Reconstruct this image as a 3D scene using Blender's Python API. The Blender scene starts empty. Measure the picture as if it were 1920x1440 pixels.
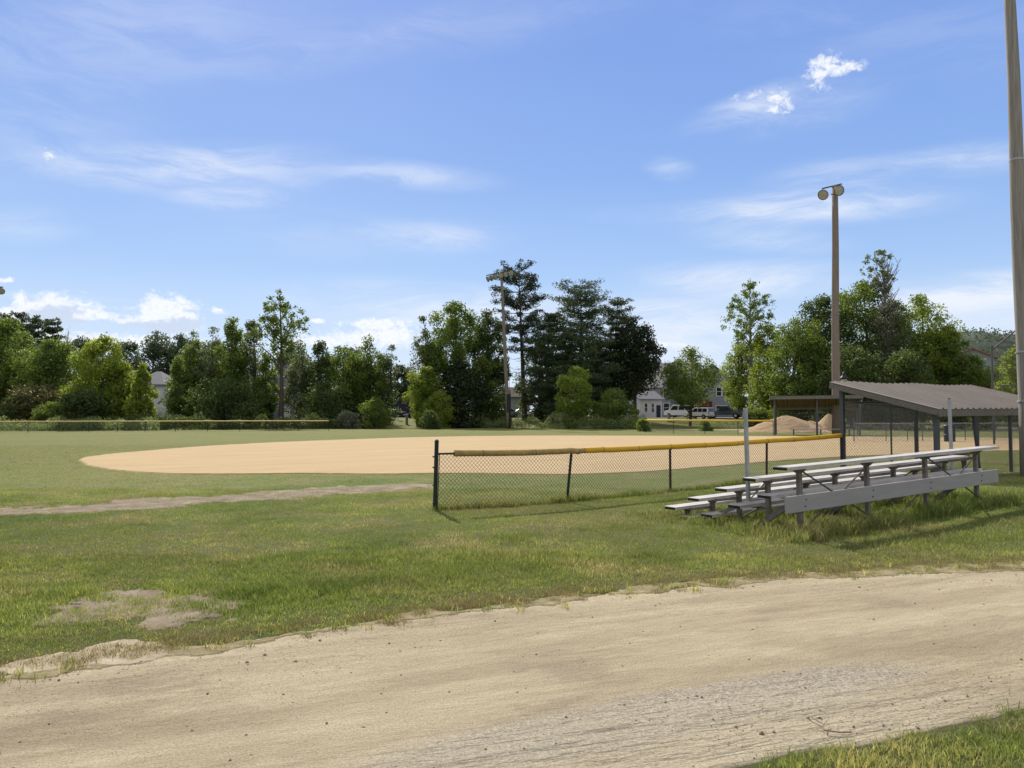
import bpy, bmesh, math, random
import numpy as np
from mathutils import Vector, Matrix

# ------------------------------------------------------------------ camera, sky, sun, exposure
scn = bpy.context.scene
COL = scn.collection
F = 1442.0; HOR = 780.0; EYE = 1.6
PITCH = math.atan((HOR - 720.0) / F)
cam_d = bpy.data.cameras.new('camera'); cam = bpy.data.objects.new('camera', cam_d); COL.objects.link(cam)
cam_d.sensor_width = 36.0; cam_d.lens = 36.0 * F / 1920.0
cam_d.clip_start = 0.05; cam_d.clip_end = 12000
cam.location = (0, 0, EYE); cam.rotation_euler = (math.pi/2 + PITCH, 0, 0)
scn.camera = cam
scn.view_settings.view_transform = 'Standard'; scn.view_settings.look = 'None'
scn.view_settings.gamma = 1.0; scn.view_settings.use_curve_mapping = False
scn.view_settings.exposure = 0.5
SUN_EL = math.radians(38.0); SUN_AZ = math.radians(-18.5)      # azimuth from +Y, clockwise
SUN_STRENGTH = 4.2; SKY_STRENGTH = 0.10

def angles(u, v):
    xc, yc = (u - 960) / F, (720 - v) / F
    d = Vector((xc, math.cos(PITCH) - yc*math.sin(PITCH), math.sin(PITCH) + yc*math.cos(PITCH))).normalized()
    return math.atan2(d.x, d.y), math.asin(d.z)

sun_d = bpy.data.lights.new('sun', 'SUN'); sun = bpy.data.objects.new('sun', sun_d); COL.objects.link(sun)
sun_d.energy = SUN_STRENGTH; sun_d.angle = math.radians(0.55); sun_d.color = (1.0, 0.93, 0.82)
sdir = Vector((math.sin(SUN_AZ)*math.cos(SUN_EL), math.cos(SUN_AZ)*math.cos(SUN_EL), math.sin(SUN_EL)))
sun.rotation_euler = sdir.to_track_quat('Z', 'Y').to_euler(); sun.location = (0, 0, 60)

world = bpy.data.worlds.new('World'); scn.world = world; world.use_nodes = True
wn = world.node_tree.nodes; wl = world.node_tree.links; wn.clear()
def N(t, **kw):
    n = wn.new(t)
    for k, v in kw.items(): setattr(n, k, v)
    return n
def wmath(op, a, b=None, c=None, clamp=False):
    n = N('ShaderNodeMath', operation=op); n.use_clamp = clamp
    for i, x in enumerate((a, b, c)):
        if x is None: continue
        if isinstance(x, (int, float)): n.inputs[i].default_value = x
        else: wl.new(x, n.inputs[i])
    return n.outputs[0]
def wvec(op, a, b=None):
    n = N('ShaderNodeVectorMath', operation=op)
    for i, x in enumerate((a, b)):
        if x is None: continue
        if isinstance(x, (tuple, list)): n.inputs[i].default_value = x
        else: wl.new(x, n.inputs[i])
    return n.outputs['Value'] if op == 'LENGTH' else n.outputs[0]
def wnoise(vec, scale, detail=5, rough=.55, dist=0.0):
    n = N('ShaderNodeTexNoise'); n.inputs['Scale'].default_value = scale
    n.inputs['Detail'].default_value = detail; n.inputs['Roughness'].default_value = rough
    n.inputs['Distortion'].default_value = dist
    wl.new(vec, n.inputs['Vector']); return n.outputs['Fac']
def wsmooth(x, lo, hi, a=0.0, b=1.0):
    n = N('ShaderNodeMapRange', interpolation_type='SMOOTHSTEP')
    for i, v in zip((1, 2, 3, 4), (lo, hi, a, b)): n.inputs[i].default_value = v
    wl.new(x, n.inputs[0]); return n.outputs[0]
def wmix(f, a, b):
    n = N('ShaderNodeMix', data_type='RGBA')
    if isinstance(f, float): n.inputs[0].default_value = f
    else: wl.new(f, n.inputs[0])
    for i, x in ((6, a), (7, b)):
        if isinstance(x, tuple): n.inputs[i].default_value = (*x, 1)
        else: wl.new(x, n.inputs[i])
    return n.outputs[2]
sky = N('ShaderNodeTexSky', sky_type='NISHITA'); sky.sun_disc = False
sky.sun_elevation = SUN_EL; sky.sun_rotation = SUN_AZ
sky.air_density = 1.0; sky.dust_density = 0.6; sky.ozone_density = 2.2; sky.altitude = 150
tc = N('ShaderNodeTexCoord'); sep = N('ShaderNodeSeparateXYZ'); wl.new(tc.outputs['Generated'], sep.inputs[0])
az = wmath('ARCTAN2', sep.outputs[0], sep.outputs[1]); el = wmath('ARCSINE', sep.outputs[2])
cmb = N('ShaderNodeCombineXYZ'); wl.new(az, cmb.inputs[0]); wl.new(el, cmb.inputs[1]); AE = cmb.outputs[0]
def blob(u, v, su, sv, rot=0.0, soft=(0.0, 1.0)):
    a, e = angles(u, v)
    p = wvec('SUBTRACT', AE, (a, e, 0))
    if rot:
        r = N('ShaderNodeVectorRotate', rotation_type='Z_AXIS'); r.inputs['Angle'].default_value = math.radians(rot)
        wl.new(p, r.inputs['Vector']); p = r.outputs[0]
    p = wvec('MULTIPLY', p, (F/su*.93, F/sv*.93, 0))
    return wsmooth(wvec('LENGTH', p), soft[0], soft[1], 1.0, 0.0)
def add_all(xs):
    o = xs[0]
    for x in xs[1:]: o = wmath('ADD', o, x)
    return o
# base blue
hs = N('ShaderNodeHueSaturation'); hs.inputs['Hue'].default_value = 0.513
hs.inputs['Saturation'].default_value = 1.12; hs.inputs['Value'].default_value = 1.0
wl.new(sky.outputs[0], hs.inputs['Color'])
gr = N('ShaderNodeValToRGB'); ge = gr.color_ramp.elements; ge[0].position = 0.0; ge[0].color = (.40,.53,.70,1); ge[1].position = 1.0; ge[1].color = (.150,.262,.572,1)
for p_, c_ in ((.16,(.290,.445,.675)), (.40,(.198,.340,.628)), (.7,(.160,.283,.590))):
    k_ = ge.new(p_); k_.color = (*c_, 1)
wl.new(wsmooth(el, 0.0, math.radians(40)), gr.inputs[0])
base = wmix(.90, hs.outputs[0], wvec('MULTIPLY', gr.outputs[0], (9.6, 9.4, 9.7)))
base = wmix(wsmooth(el, math.radians(34), math.radians(62), 0.0, .8), base, (7.2, 6.9, 6.6))     # unseen upper sky: white added so the fill light is less blue
base = wmix(wsmooth(wmath('ABSOLUTE', az), math.radians(60), math.radians(105), 0.0, .7), base, (6.6, 6.35, 6.1))   # white added to the unseen sky beside and behind the camera, neutralising fill
# wisps: high thin streaks
warp = wnoise(wvec('MULTIPLY', AE, (3, 7, 1)), 1.0, 3)
wv = wvec('ADD', wvec('MULTIPLY', AE, (5, 26, 1)), None)
n_add = N('ShaderNodeVectorMath', operation='ADD'); wl.new(wvec('MULTIPLY', AE, (5, 26, 1)), n_add.inputs[0])
cw = N('ShaderNodeCombineXYZ'); wl.new(wmath('MULTIPLY', warp, 1.6), cw.inputs[0]); wl.new(wmath('MULTIPLY', warp, 3.2), cw.inputs[1])
wl.new(cw.outputs[0], n_add.inputs[1])
wisp = wsmooth(wnoise(n_add.outputs[0], 1.0, 9, .68), .36, .66)
WISPS = [  # u, v, half-width, half-height, rotation, strength
 (330,310,330,46,-9,.62),(480,345,300,60,-3,.30),(760,328,230,32,3,.55),(420,372,120,24,-2,.45),(820,445,170,36,1,.45),(640,440,420,60,0,.16),
 (220,60,430,120,-16,.26),(620,90,380,50,-16,.16),(30,420,120,40,-6,.35),(60,250,260,120,-10,.2),
 (1400,200,150,32,-13,.55),(1500,205,170,50,-4,.35),(1255,315,60,26,8,.6),(1580,330,170,45,0,.42),(1820,298,130,34,4,.62),
 (1540,385,260,40,3,.62),(1400,400,340,30,2,.40),(1420,445,190,34,8,.48),(1400,525,260,44,2,1.0),(1830,545,240,40,-1,1.0),(1850,590,260,60,0,.6),
 (780,575,330,60,2,.8),(1100,590,400,60,0,.5),(1310,655,240,70,0,.8),(1250,600,200,50,0,.5),(90,556,150,9,-1,.55),(1000,30,500,60,-8,.14),(1700,60,500,90,12,.12)]
wsum = add_all([wmath('MULTIPLY', blob(*w[:5]), w[5]) for w in WISPS])
wfac = wmath('MULTIPLY', wsum, wmath('ADD', wmath('MULTIPLY', wisp, .85), .18), clamp=True)
# pale air near the horizon
hfac = wsmooth(el, math.radians(-1), math.radians(12), .62, 0.0)
col = wmix(hfac, base, (5.6, 6.3, 7.0))
col = wmix(wfac, col, (6.0, 6.4, 7.1))
# cumulus heaps: outlines broken up by warped, billowing noise
wq = N('ShaderNodeTexNoise'); wq.inputs['Scale'].default_value = 70; wq.inputs['Detail'].default_value = 4; wl.new(AE, wq.inputs['Vector'])
AW = wvec('ADD', AE, wvec('MULTIPLY', wvec('SUBTRACT', wq.outputs['Color'], (.5, .5, .5)), (.016, .013, 0)))
fb = wnoise(wvec('MULTIPLY', AW, (60, 84, 1)), 1.0, 10, .66, .2)
fine = wnoise(wvec('MULTIPLY', AW, (105, 130, 1)), 1.0, 8, .65)
CUMUL = [(102,574,74,36,-10),(70,590,66,30,0),(150,592,78,24,-8),(18,602,46,24,0),(35,560,16,18,0),(292,582,54,46,0),(328,592,66,44,-18),(345,610,60,26,0),(240,606,34,18,0),
 (190,640,330,24,0),(690,606,95,15,-3),(740,622,90,26,0),(640,640,200,26,0),(8,524,20,8,0),(412,582,24,9,0),(592,602,24,7,0),
 (1532,146,40,30,40,.85),(1562,120,46,28,25,.85),(1606,123,26,14,0,.6),(1460,182,28,26,20,.75),(1474,204,48,16,0,.7),(1395,180,60,12,-10,.5),(92,290,18,16,-40,.7),(1240,645,70,10,5)]
cs = add_all([wmath('MULTIPLY', blob(*c[:5]), c[5] if len(c) > 5 else 1.0) for c in CUMUL])
cfac = wsmooth(wmath('ADD', cs, wmath('MULTIPLY', wmath('SUBTRACT', fb, .5), 3.4)), .20, 1.02)
cfac = wmath('MULTIPLY', wmath('MULTIPLY', cfac, wsmooth(cs, .02, .30)), wsmooth(fine, .25, .62, .55, 1.0))
# cloud bodies are greyer low in each heap, crisp white at the upper rims
UNDER = [(95,590,60,20,-12),(330,612,70,20,-8),(160,610,90,14,0),(265,615,40,14,0)]
us = add_all([blob(*c) for c in UNDER])
gfac = wsmooth(wmath('ADD', us, wmath('MULTIPLY', wmath('SUBTRACT', fine, .5), 2.0)), .02, .55, 0.0, .9)
ccol = wmix(gfac, (7.0, 7.15, 7.4), (4.3, 5.0, 6.3))
col = wmix(cfac, col, ccol)
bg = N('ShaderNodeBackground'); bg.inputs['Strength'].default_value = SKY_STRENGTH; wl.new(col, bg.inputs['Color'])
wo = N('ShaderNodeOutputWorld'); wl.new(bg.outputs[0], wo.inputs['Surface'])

# ------------------------------------------------------------------ geometry helpers
rng = np.random.default_rng(11); random.seed(5)
def sstep(x, a, b):
    t = np.clip((np.asarray(x, float) - a) / (b - a), 0, 1); return t*t*(3 - 2*t)
def T(x, y):            # terrain height
    z = .15*sstep(x, 3.2, 9.0)*sstep(y, 8.5, 12)*(1 - sstep(y, 26, 40))
    z = z + 1.32*sstep(y, 101, 120) + .012*np.sin(np.asarray(x)*1.7 + 1)*np.sin(np.asarray(y)*1.3)*sstep(y, 8.5, 11)*(1-sstep(y,15,18))
    z = z + 2.2*sstep(y, 150, 330)
    return z
def ray(u, v):
    xc, yc = (u - 960) / F, (720 - v) / F
    return np.array((xc, math.cos(PITCH) - yc*math.sin(PITCH), math.sin(PITCH) + yc*math.cos(PITCH)))
def at(u, v, Y):        # the point seen at (u, v) at depth Y
    d = ray(u, v); return Vector(np.array((0, 0, EYE)) + d*(Y/d[1]))
def G(u, v, z=0.0):     # the ground point seen at (u, v)
    d = ray(u, v)
    for _ in range(12):
        k = (EYE - z)/(-d[2]); z = float(T(d[0]*k, d[1]*k))
    return Vector((d[0]*k, d[1]*k, z))
def on(u, Y):           # ground point at depth Y under column u
    x = (u - 960)/F*Y; return Vector((x, Y, float(T(x, Y))))

class MB:
    def __init__(s): s.v = []; s.f = []
    def add(s, vs, fs, m=None):
        b = len(s.v)
        s.v += [tuple(m @ Vector(p)) if m is not None else tuple(p) for p in vs]
        s.f += [tuple(i + b for i in f) for f in fs]; return s
    def box(s, x0, x1, y0, y1, z0, z1, m=None):
        return s.add([(x0,y0,z0),(x1,y0,z0),(x1,y1,z0),(x0,y1,z0),(x0,y0,z1),(x1,y0,z1),(x1,y1,z1),(x0,y1,z1)],
              [(0,3,2,1),(4,5,6,7),(0,1,5,4),(1,2,6,5),(2,3,7,6),(3,0,4,7)], m)
    def bar(s, a, b, w, h=None, up=(0,0,1), m=None):      # rectangular bar between two points
        a = Vector(a); b = Vector(b); h = h or w; d = (b - a).normalized(); U = Vector(up)
        if abs(d.dot(U)) > .98: U = Vector((0, 1, 0))
        r = d.cross(U).normalized()*w/2; t = r.cross(d).normalized()*h/2
        ps = [p + q for p in (a, b) for q in (-r-t, r-t, r+t, -r+t)]
        return s.add(ps, [(0,1,2,3),(7,6,5,4),(0,4,5,1),(1,5,6,2),(2,6,7,3),(3,7,4,0)], m)
    def tube(s, pts, rad, n=8, m=None):
        pts = [Vector(p) for p in pts]
        rad = [rad]*len(pts) if isinstance(rad, (int, float)) else rad
        vs = []; fs = []; prev = None
        for i, p in enumerate(pts):
            d = (pts[min(i+1, len(pts)-1)] - pts[max(i-1, 0)]).normalized()
            if prev is None: prev = d.cross(Vector((0, 0, 1)) if abs(d.z) < .9 else Vector((1, 0, 0))).normalized()
            x = (prev - d*prev.dot(d)).normalized(); y = d.cross(x); prev = x
            vs += [p + (x*math.cos(2*math.pi*k/n) + y*math.sin(2*math.pi*k/n))*rad[i] for k in range(n)]
        for i in range(len(pts)-1):
            for k in range(n): fs.append((i*n+k, i*n+(k+1)%n, (i+1)*n+(k+1)%n, (i+1)*n+k))
        fs.append(tuple(range(n-1, -1, -1))); fs.append(tuple((len(pts)-1)*n + k for k in range(n)))
        return s.add(vs, fs, m)
    def lathe(s, prof, n=16, m=None):                      # profile of (r, z) about the z axis
        vs = [(r*math.cos(2*math.pi*k/n), r*math.sin(2*math.pi*k/n), z) for r, z in prof for k in range(n)]
        fs = [(i*n+k, i*n+(k+1)%n, (i+1)*n+(k+1)%n, (i+1)*n+k) for i in range(len(prof)-1) for k in range(n)]
        return s.add(vs, fs, m)
    def prism(s, poly, y0, y1, m=None):                    # polygon in x-z extruded along y
        n = len(poly)
        vs = [(x, y0, z) for x, z in poly] + [(x, y1, z) for x, z in poly]
        fs = [tuple(range(n)), tuple(range(2*n-1, n-1, -1))] + [(i, n+i, n+(i+1)%n, (i+1)%n) for i in range(n)]
        return s.add(vs, fs, m)
    def build(s, name, mat, parent=None, bevel=0, smooth=False):
        me = bpy.data.meshes.new(name); me.from_pydata(s.v, [], s.f)
        bm = bmesh.new(); bm.from_mesh(me)
        bmesh.ops.recalc_face_normals(bm, faces=bm.faces)
        if bevel: bmesh.ops.bevel(bm, geom=[e for e in bm.edges if len(e.link_faces) == 2 and e.calc_face_angle(0) > .6], offset=bevel, segments=2, affect='EDGES', profile=.5)
        bm.to_mesh(me); bm.free()
        if smooth:
            me.polygons.foreach_set('use_smooth', [True]*len(me.polygons))
        return link(name, me, mat, parent)
def link(name, me, mat, parent=None):
    if mat: me.materials.append(mat)
    o = bpy.data.objects.new(name, me); COL.objects.link(o)
    if parent: o.parent = parent
    return o
def nmesh(name, V, FN, nper, mat, parent=None, attrs=None, smooth=False):   # numpy mesh with faces of nper corners
    me = bpy.data.meshes.new(name); nv = len(V); nf = len(FN)
    me.vertices.add(nv); me.vertices.foreach_set('co', np.asarray(V, np.float32).ravel())
    me.loops.add(nf*nper); me.loops.foreach_set('vertex_index', np.asarray(FN, np.int32).ravel())
    me.polygons.add(nf); me.polygons.foreach_set('loop_start', np.arange(0, nf*nper, nper, dtype=np.int32))
    if smooth: me.polygons.foreach_set('use_smooth', np.ones(nf, bool))
    for k, a in (attrs or {}).items():
        at_ = me.attributes.new(k, 'FLOAT', 'POINT'); at_.data.foreach_set('value', np.asarray(a, np.float32))
    me.update(calc_edges=True); me.validate()
    return link(name, me, mat, parent)
def tag(o, label=None, cat=None, group=None, kind=None):
    if label: o['label'] = label
    if cat: o['category'] = cat
    if group: o['group'] = group
    if kind: o['kind'] = kind
    return o
def thing(name, label, cat, loc=(0,0,0), rz=0.0, group=None):
    o = bpy.data.objects.new(name, None); COL.objects.link(o); o.empty_display_size = .2
    o.location = loc; o.rotation_euler = (0, 0, rz); return tag(o, label, cat, group)
def copy_tree(o, parent=None):
    c = o.copy(); COL.objects.link(c); c.parent = parent
    for ch in list(o.children): copy_tree(ch, c)
    return c

# ------------------------------------------------------------------ materials
def mat(name, col, rough=.7, metal=0.0, var=.15, scale=3.0, bump=0.0, bscale=40., stretch=(1,1,1), col2=None, spec=.3):
    m = bpy.data.materials.new(name); m.use_nodes = True; nt = m.node_tree; n = nt.nodes; l = nt.links
    b = n['Principled BSDF']; b.inputs['Roughness'].default_value = rough; b.inputs['Metallic'].default_value = metal
    b.inputs['Specular IOR Level'].default_value = spec
    t = n.new('ShaderNodeTexCoord'); mp = n.new('ShaderNodeMapping'); mp.inputs['Scale'].default_value = stretch
    l.new(t.outputs['Object'], mp.inputs[0])
    nz = n.new('ShaderNodeTexNoise'); nz.inputs['Scale'].default_value = scale; nz.inputs['Detail'].default_value = 6; nz.inputs['Roughness'].default_value = .65
    l.new(mp.outputs[0], nz.inputs['Vector'])
    r = n.new('ShaderNodeValToRGB'); r.color_ramp.elements[0].position = .3; r.color_ramp.elements[1].position = .7
    c2 = col2 or tuple(min(1, c*(1+var)) for c in col); c1 = tuple(c*(1-var) for c in col) if not col2 else col
    r.color_ramp.elements[0].color = (*c1, 1); r.color_ramp.elements[1].color = (*c2, 1)
    l.new(nz.outputs['Fac'], r.inputs[0]); l.new(r.outputs[0], b.inputs['Base Color'])
    if bump:
        z2 = n.new('ShaderNodeTexNoise'); z2.inputs['Scale'].default_value = bscale; z2.inputs['Detail'].default_value = 5
        l.new(mp.outputs[0], z2.inputs['Vector'])
        bp = n.new('ShaderNodeBump'); bp.inputs['Strength'].default_value = bump; bp.inputs['Distance'].default_value = .01
        l.new(z2.outputs['Fac'], bp.inputs['Height']); l.new(bp.outputs[0], b.inputs['Normal'])
    return m
def leafmat(name, dark, light, trans=.35, rough=.55):
    m = bpy.data.materials.new(name); m.use_nodes = True; nt = m.node_tree; n = nt.nodes; l = nt.links
    for x in list(n): n.remove(x)
    out = n.new('ShaderNodeOutputMaterial'); a = n.new('ShaderNodeAttribute'); a.attribute_name = 'tint'
    r = n.new('ShaderNodeValToRGB'); r.color_ramp.elements[0].color = (*dark, 1); r.color_ramp.elements[1].color = (*light, 1)
    l.new(a.outputs['Fac'], r.inputs[0])
    p = n.new('ShaderNodeBsdfPrincipled'); p.inputs['Roughness'].default_value = rough; p.inputs['Specular IOR Level'].default_value = .25
    l.new(r.outputs[0], p.inputs['Base Color'])
    t = n.new('ShaderNodeBsdfTranslucent')
    hs = n.new('ShaderNodeHueSaturation'); hs.inputs['Hue'].default_value = .485; hs.inputs['Saturation'].default_value = 1.1; hs.inputs['Value'].default_value = 1.9
    l.new(r.outputs[0], hs.inputs['Color']); l.new(hs.outputs[0], t.inputs['Color'])
    mx = n.new('ShaderNodeMixShader'); mx.inputs[0].default_value = trans
    l.new(p.outputs[0], mx.inputs[1]); l.new(t.outputs[0], mx.inputs[2]); l.new(mx.outputs[0], out.inputs[0])
    return m

M_WOOD_POLE = mat('pole_wood', (.185,.155,.128), .85, var=.3, scale=5, stretch=(6,6,.25), bump=.6, bscale=8)
M_WOOD_POLE2 = mat('near_pole_wood', (.235,.215,.185), .85, var=.35, scale=4, stretch=(7,7,.3), bump=.7, bscale=9)
M_BLACKPOST = mat('dark_green_post', (.018,.026,.022), .5, .2, var=.3)
M_REDPOST = mat('rusty_brown_post', (.045,.022,.017), .7, var=.5, scale=4)
M_WIRE = mat('chain_link_wire', (.05,.055,.05), .5, .5, var=.3)
M_WIREG = mat('galvanised_wire', (.12,.12,.115), .5, .4, var=.2)
M_YELLOW = mat('yellow_rail_cap', (.60,.34,.015), .55, var=.12, scale=3, bump=.25, bscale=14)
M_FADED = mat('weathered_rail_cap', (.24,.175,.085), .85, var=.35, scale=9, bump=.5, bscale=30, col2=(.46,.30,.085))
M_SEAT = mat('weathered_aluminium_plank', (.44,.415,.38), .55, .1, var=.34, scale=6, stretch=(.5,4,4), bump=.2, bscale=30)
M_SEATEND = mat('plank_end_cap', (.02,.018,.017), .8)
M_BOARD = mat('grey_painted_board', (.29,.285,.275), .6, .05, var=.10, scale=2.5, stretch=(.6,4,4))
M_FRAME = mat('bleacher_frame_steel', (.17,.15,.13), .75, .15, var=.35, scale=9)
M_BRACE = mat('dark_brace_steel', (.10,.085,.07), .7, .3, var=.4, scale=12)
M_SILVER = mat('galvanised_post', (.33,.335,.34), .45, .5, var=.15, scale=8)
M_DPOST = mat('dugout_post_grey', (.075,.08,.09), .6, .2, var=.25, scale=4, stretch=(1,1,.4))
M_ROOF = mat('brown_ribbed_metal', (.20,.170,.138), .55, .0, var=.14, scale=1.6, stretch=(1,.5,1))
M_TIMBER = mat('weathered_timber', (.15,.132,.112), .85, var=.32, scale=5, stretch=(.5,6,6), bump=.3, bscale=24)
M_TIMBER_G = mat('grey_green_fascia', (.13,.135,.12), .85, var=.2, scale=4)
M_BROWNWOOD = mat('brown_plank', (.13,.085,.05), .8, var=.3, scale=6)
M_WHITE = mat('white_paint', (.72,.72,.72), .6, var=.05)
M_SAND = mat('sand_pile', (.36,.25,.145), .95, var=.12, scale=2.5, bump=.8, bscale=6)
M_BARK = mat('bark', (.085,.068,.052), .95, var=.35, scale=3, stretch=(3,3,.5))
M_BARKP = mat('pine_bark', (.075,.062,.058), .95, var=.3, scale=2)
M_BIRCH = mat('pale_bark', (.20,.19,.16), .9, var=.3, scale=3)
M_GLASS = mat('dark_window_glass', (.02,.025,.03), .08, var=.05, spec=.6)
M_TYRE = mat('tyre_rubber', (.015,.015,.015), .8)
M_RIM = mat('wheel_rim', (.4,.4,.42), .4, .6)
M_BLACK = mat('black_metal', (.012,.014,.02), .5)
M_LENS = mat('floodlight_lens', (.30,.295,.235), .25, var=.2, spec=.5)
M_LAMPSHELL = mat('floodlight_shell', (.42,.43,.42), .4, .5, var=.1)
M_WEED = leafmat('weed_leaf', (.08,.12,.04), (.21,.26,.11), .4)

# --- ground shaders
def gshader(name):
    m = bpy.data.materials.new(name); m.use_nodes = True; nt = m.node_tree
    return m, nt.nodes, nt.links, nt.nodes['Principled BSDF']
def gnoise(n, l, vec, scale, detail=5, rough=.6, stretch=None, rot=0.0):
    if stretch or rot:
        r = n.new('ShaderNodeMapping'); r.vector_type = 'POINT'
        # rotate first, then stretch
        r0 = n.new('ShaderNodeVectorRotate'); r0.rotation_type = 'Z_AXIS'; r0.inputs['Angle'].default_value = -rot
        l.new(vec, r0.inputs['Vector']); l.new(r0.outputs[0], r.inputs[0]); r.inputs['Scale'].default_value = stretch or (1,1,1); vec = r.outputs[0]
    z = n.new('ShaderNodeTexNoise'); z.inputs['Scale'].default_value = scale; z.inputs['Detail'].default_value = detail; z.inputs['Roughness'].default_value = rough
    l.new(vec, z.inputs['Vector']); return z.outputs['Fac']
def gramp(n, l, f, stops):
    r = n.new('ShaderNodeValToRGB'); e = r.color_ramp.elements
    while len(e) > 2: e.remove(e[-1])
    e[0].position, e[0].color = stops[0][0], (*stops[0][1], 1); e[1].position, e[1].color = stops[-1][0], (*stops[-1][1], 1)
    for p, c in stops[1:-1]:
        k = e.new(p); k.color = (*c, 1)
    l.new(f, r.inputs[0]); return r.outputs[0]
def gmix(n, l, f, a, b, mode='MIX'):
    x = n.new('ShaderNodeMix'); x.data_type = 'RGBA'; x.blend_type = mode
    if isinstance(f, float): x.inputs[0].default_value = f
    else: l.new(f, x.inputs[0])
    for i, c in ((6, a), (7, b)):
        if isinstance(c, tuple): x.inputs[i].default_value = (*c, 1)
        else: l.new(c, x.inputs[i])
    return x.outputs[2]
def gmask(n, l, f, lo, hi):
    x = n.new('ShaderNodeMapRange'); x.interpolation_type = 'SMOOTHSTEP'; x.inputs[1].default_value = lo; x.inputs[2].default_value = hi
    l.new(f, x.inputs[0]); return x.outputs[0]
def gbump(n, l, h, strength, dist, nxt=None):
    b = n.new('ShaderNodeBump'); b.inputs['Strength'].default_value = strength; b.inputs['Distance'].default_value = dist
    l.new(h, b.inputs['Height'])
    if nxt is not None: l.new(nxt, b.inputs['Normal'])
    return b.outputs[0]
ROAD_ROT = .371
def patch_colour(n, l, pos):      # broad lush and dry patches of the lawn, shared by soil sheet and blades
    big = gnoise(n, l, pos, .12, 4, .55); mid = gnoise(n, l, pos, .7, 4, .6)
    c = gramp(n, l, big, [(.33,(.115,.165,.034)),(.5,(.172,.205,.052)),(.66,(.225,.222,.076))])
    c = gmix(n, l, gmask(n, l, mid, .44, .66), c, (.23,.218,.088))
    sp = n.new('ShaderNodeSeparateXYZ'); l.new(pos, sp.inputs[0]); far = gmask(n, l, sp.outputs[1], 15, 30)
    return gmix(n, l, far, c, gmix(n, l, .62, c, (.165,.166,.050)))
def make_grass_ground():
    m, n, l, b = gshader('lawn_ground'); b.inputs['Roughness'].default_value = .95; b.inputs['Specular IOR Level'].default_value = .1
    g = n.new('ShaderNodeNewGeometry'); pos = g.outputs['Position']
    c = patch_colour(n, l, pos)
    fine = gnoise(n, l, pos, 14, 6, .7); c = gmix(n, l, gmask(n, l, fine, .35, .7), gmix(n, l, .45, c, (.07,.09,.025)), c)
    streak = gnoise(n, l, pos, 1.0, 4, .6, (.25,1.6,1), .2); c = gmix(n, l, gmask(n, l, streak, .5, .75), c, gmix(n, l, .35, c, (.20,.19,.09)))
    sp = n.new('ShaderNodeSeparateXYZ'); l.new(pos, sp.inputs[0])
    c = gmix(n, l, gmask(n, l, sp.outputs[1], 20, 9), c, gmix(n, l, .55, c, (.055,.058,.022)))      # soil and thatch darkened toward the road, painting in dark gaps between blades
    l.new(c, b.inputs['Base Color'])
    l.new(gbump(n, l, gnoise(n, l, pos, 30, 6, .7), .8, .06), b.inputs['Normal']); return m
def make_blade():
    m, n, l, b = gshader('grass_blade'); b.inputs['Roughness'].default_value = .6; b.inputs['Specular IOR Level'].default_value = .25
    g = n.new('ShaderNodeNewGeometry'); c = patch_colour(n, l, g.outputs['Position'])
    a = n.new('ShaderNodeAttribute'); a.attribute_name = 'tint'
    k = gramp(n, l, a.outputs['Fac'], [(0,(.45,.55,.38)),(.5,(.98,1.03,.88)),(.84,(1.6,1.55,1.4)),(1,(2.6,2.2,2.0))])
    c = gmix(n, l, 1.0, c, k, 'MULTIPLY'); l.new(c, b.inputs['Base Color'])
    t = n.new('ShaderNodeBsdfTranslucent'); hs = n.new('ShaderNodeHueSaturation'); hs.inputs['Value'].default_value = 1.7; hs.inputs['Hue'].default_value = .49
    l.new(c, hs.inputs['Color']); l.new(hs.outputs[0], t.inputs['Color'])
    mx = n.new('ShaderNodeMixShader'); mx.inputs[0].default_value = .35; l.new(b.outputs[0], mx.inputs[1]); l.new(t.outputs[0], mx.inputs[2])
    l.new(mx.outputs[0], n['Material Output'].inputs[0]); return m
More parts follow.
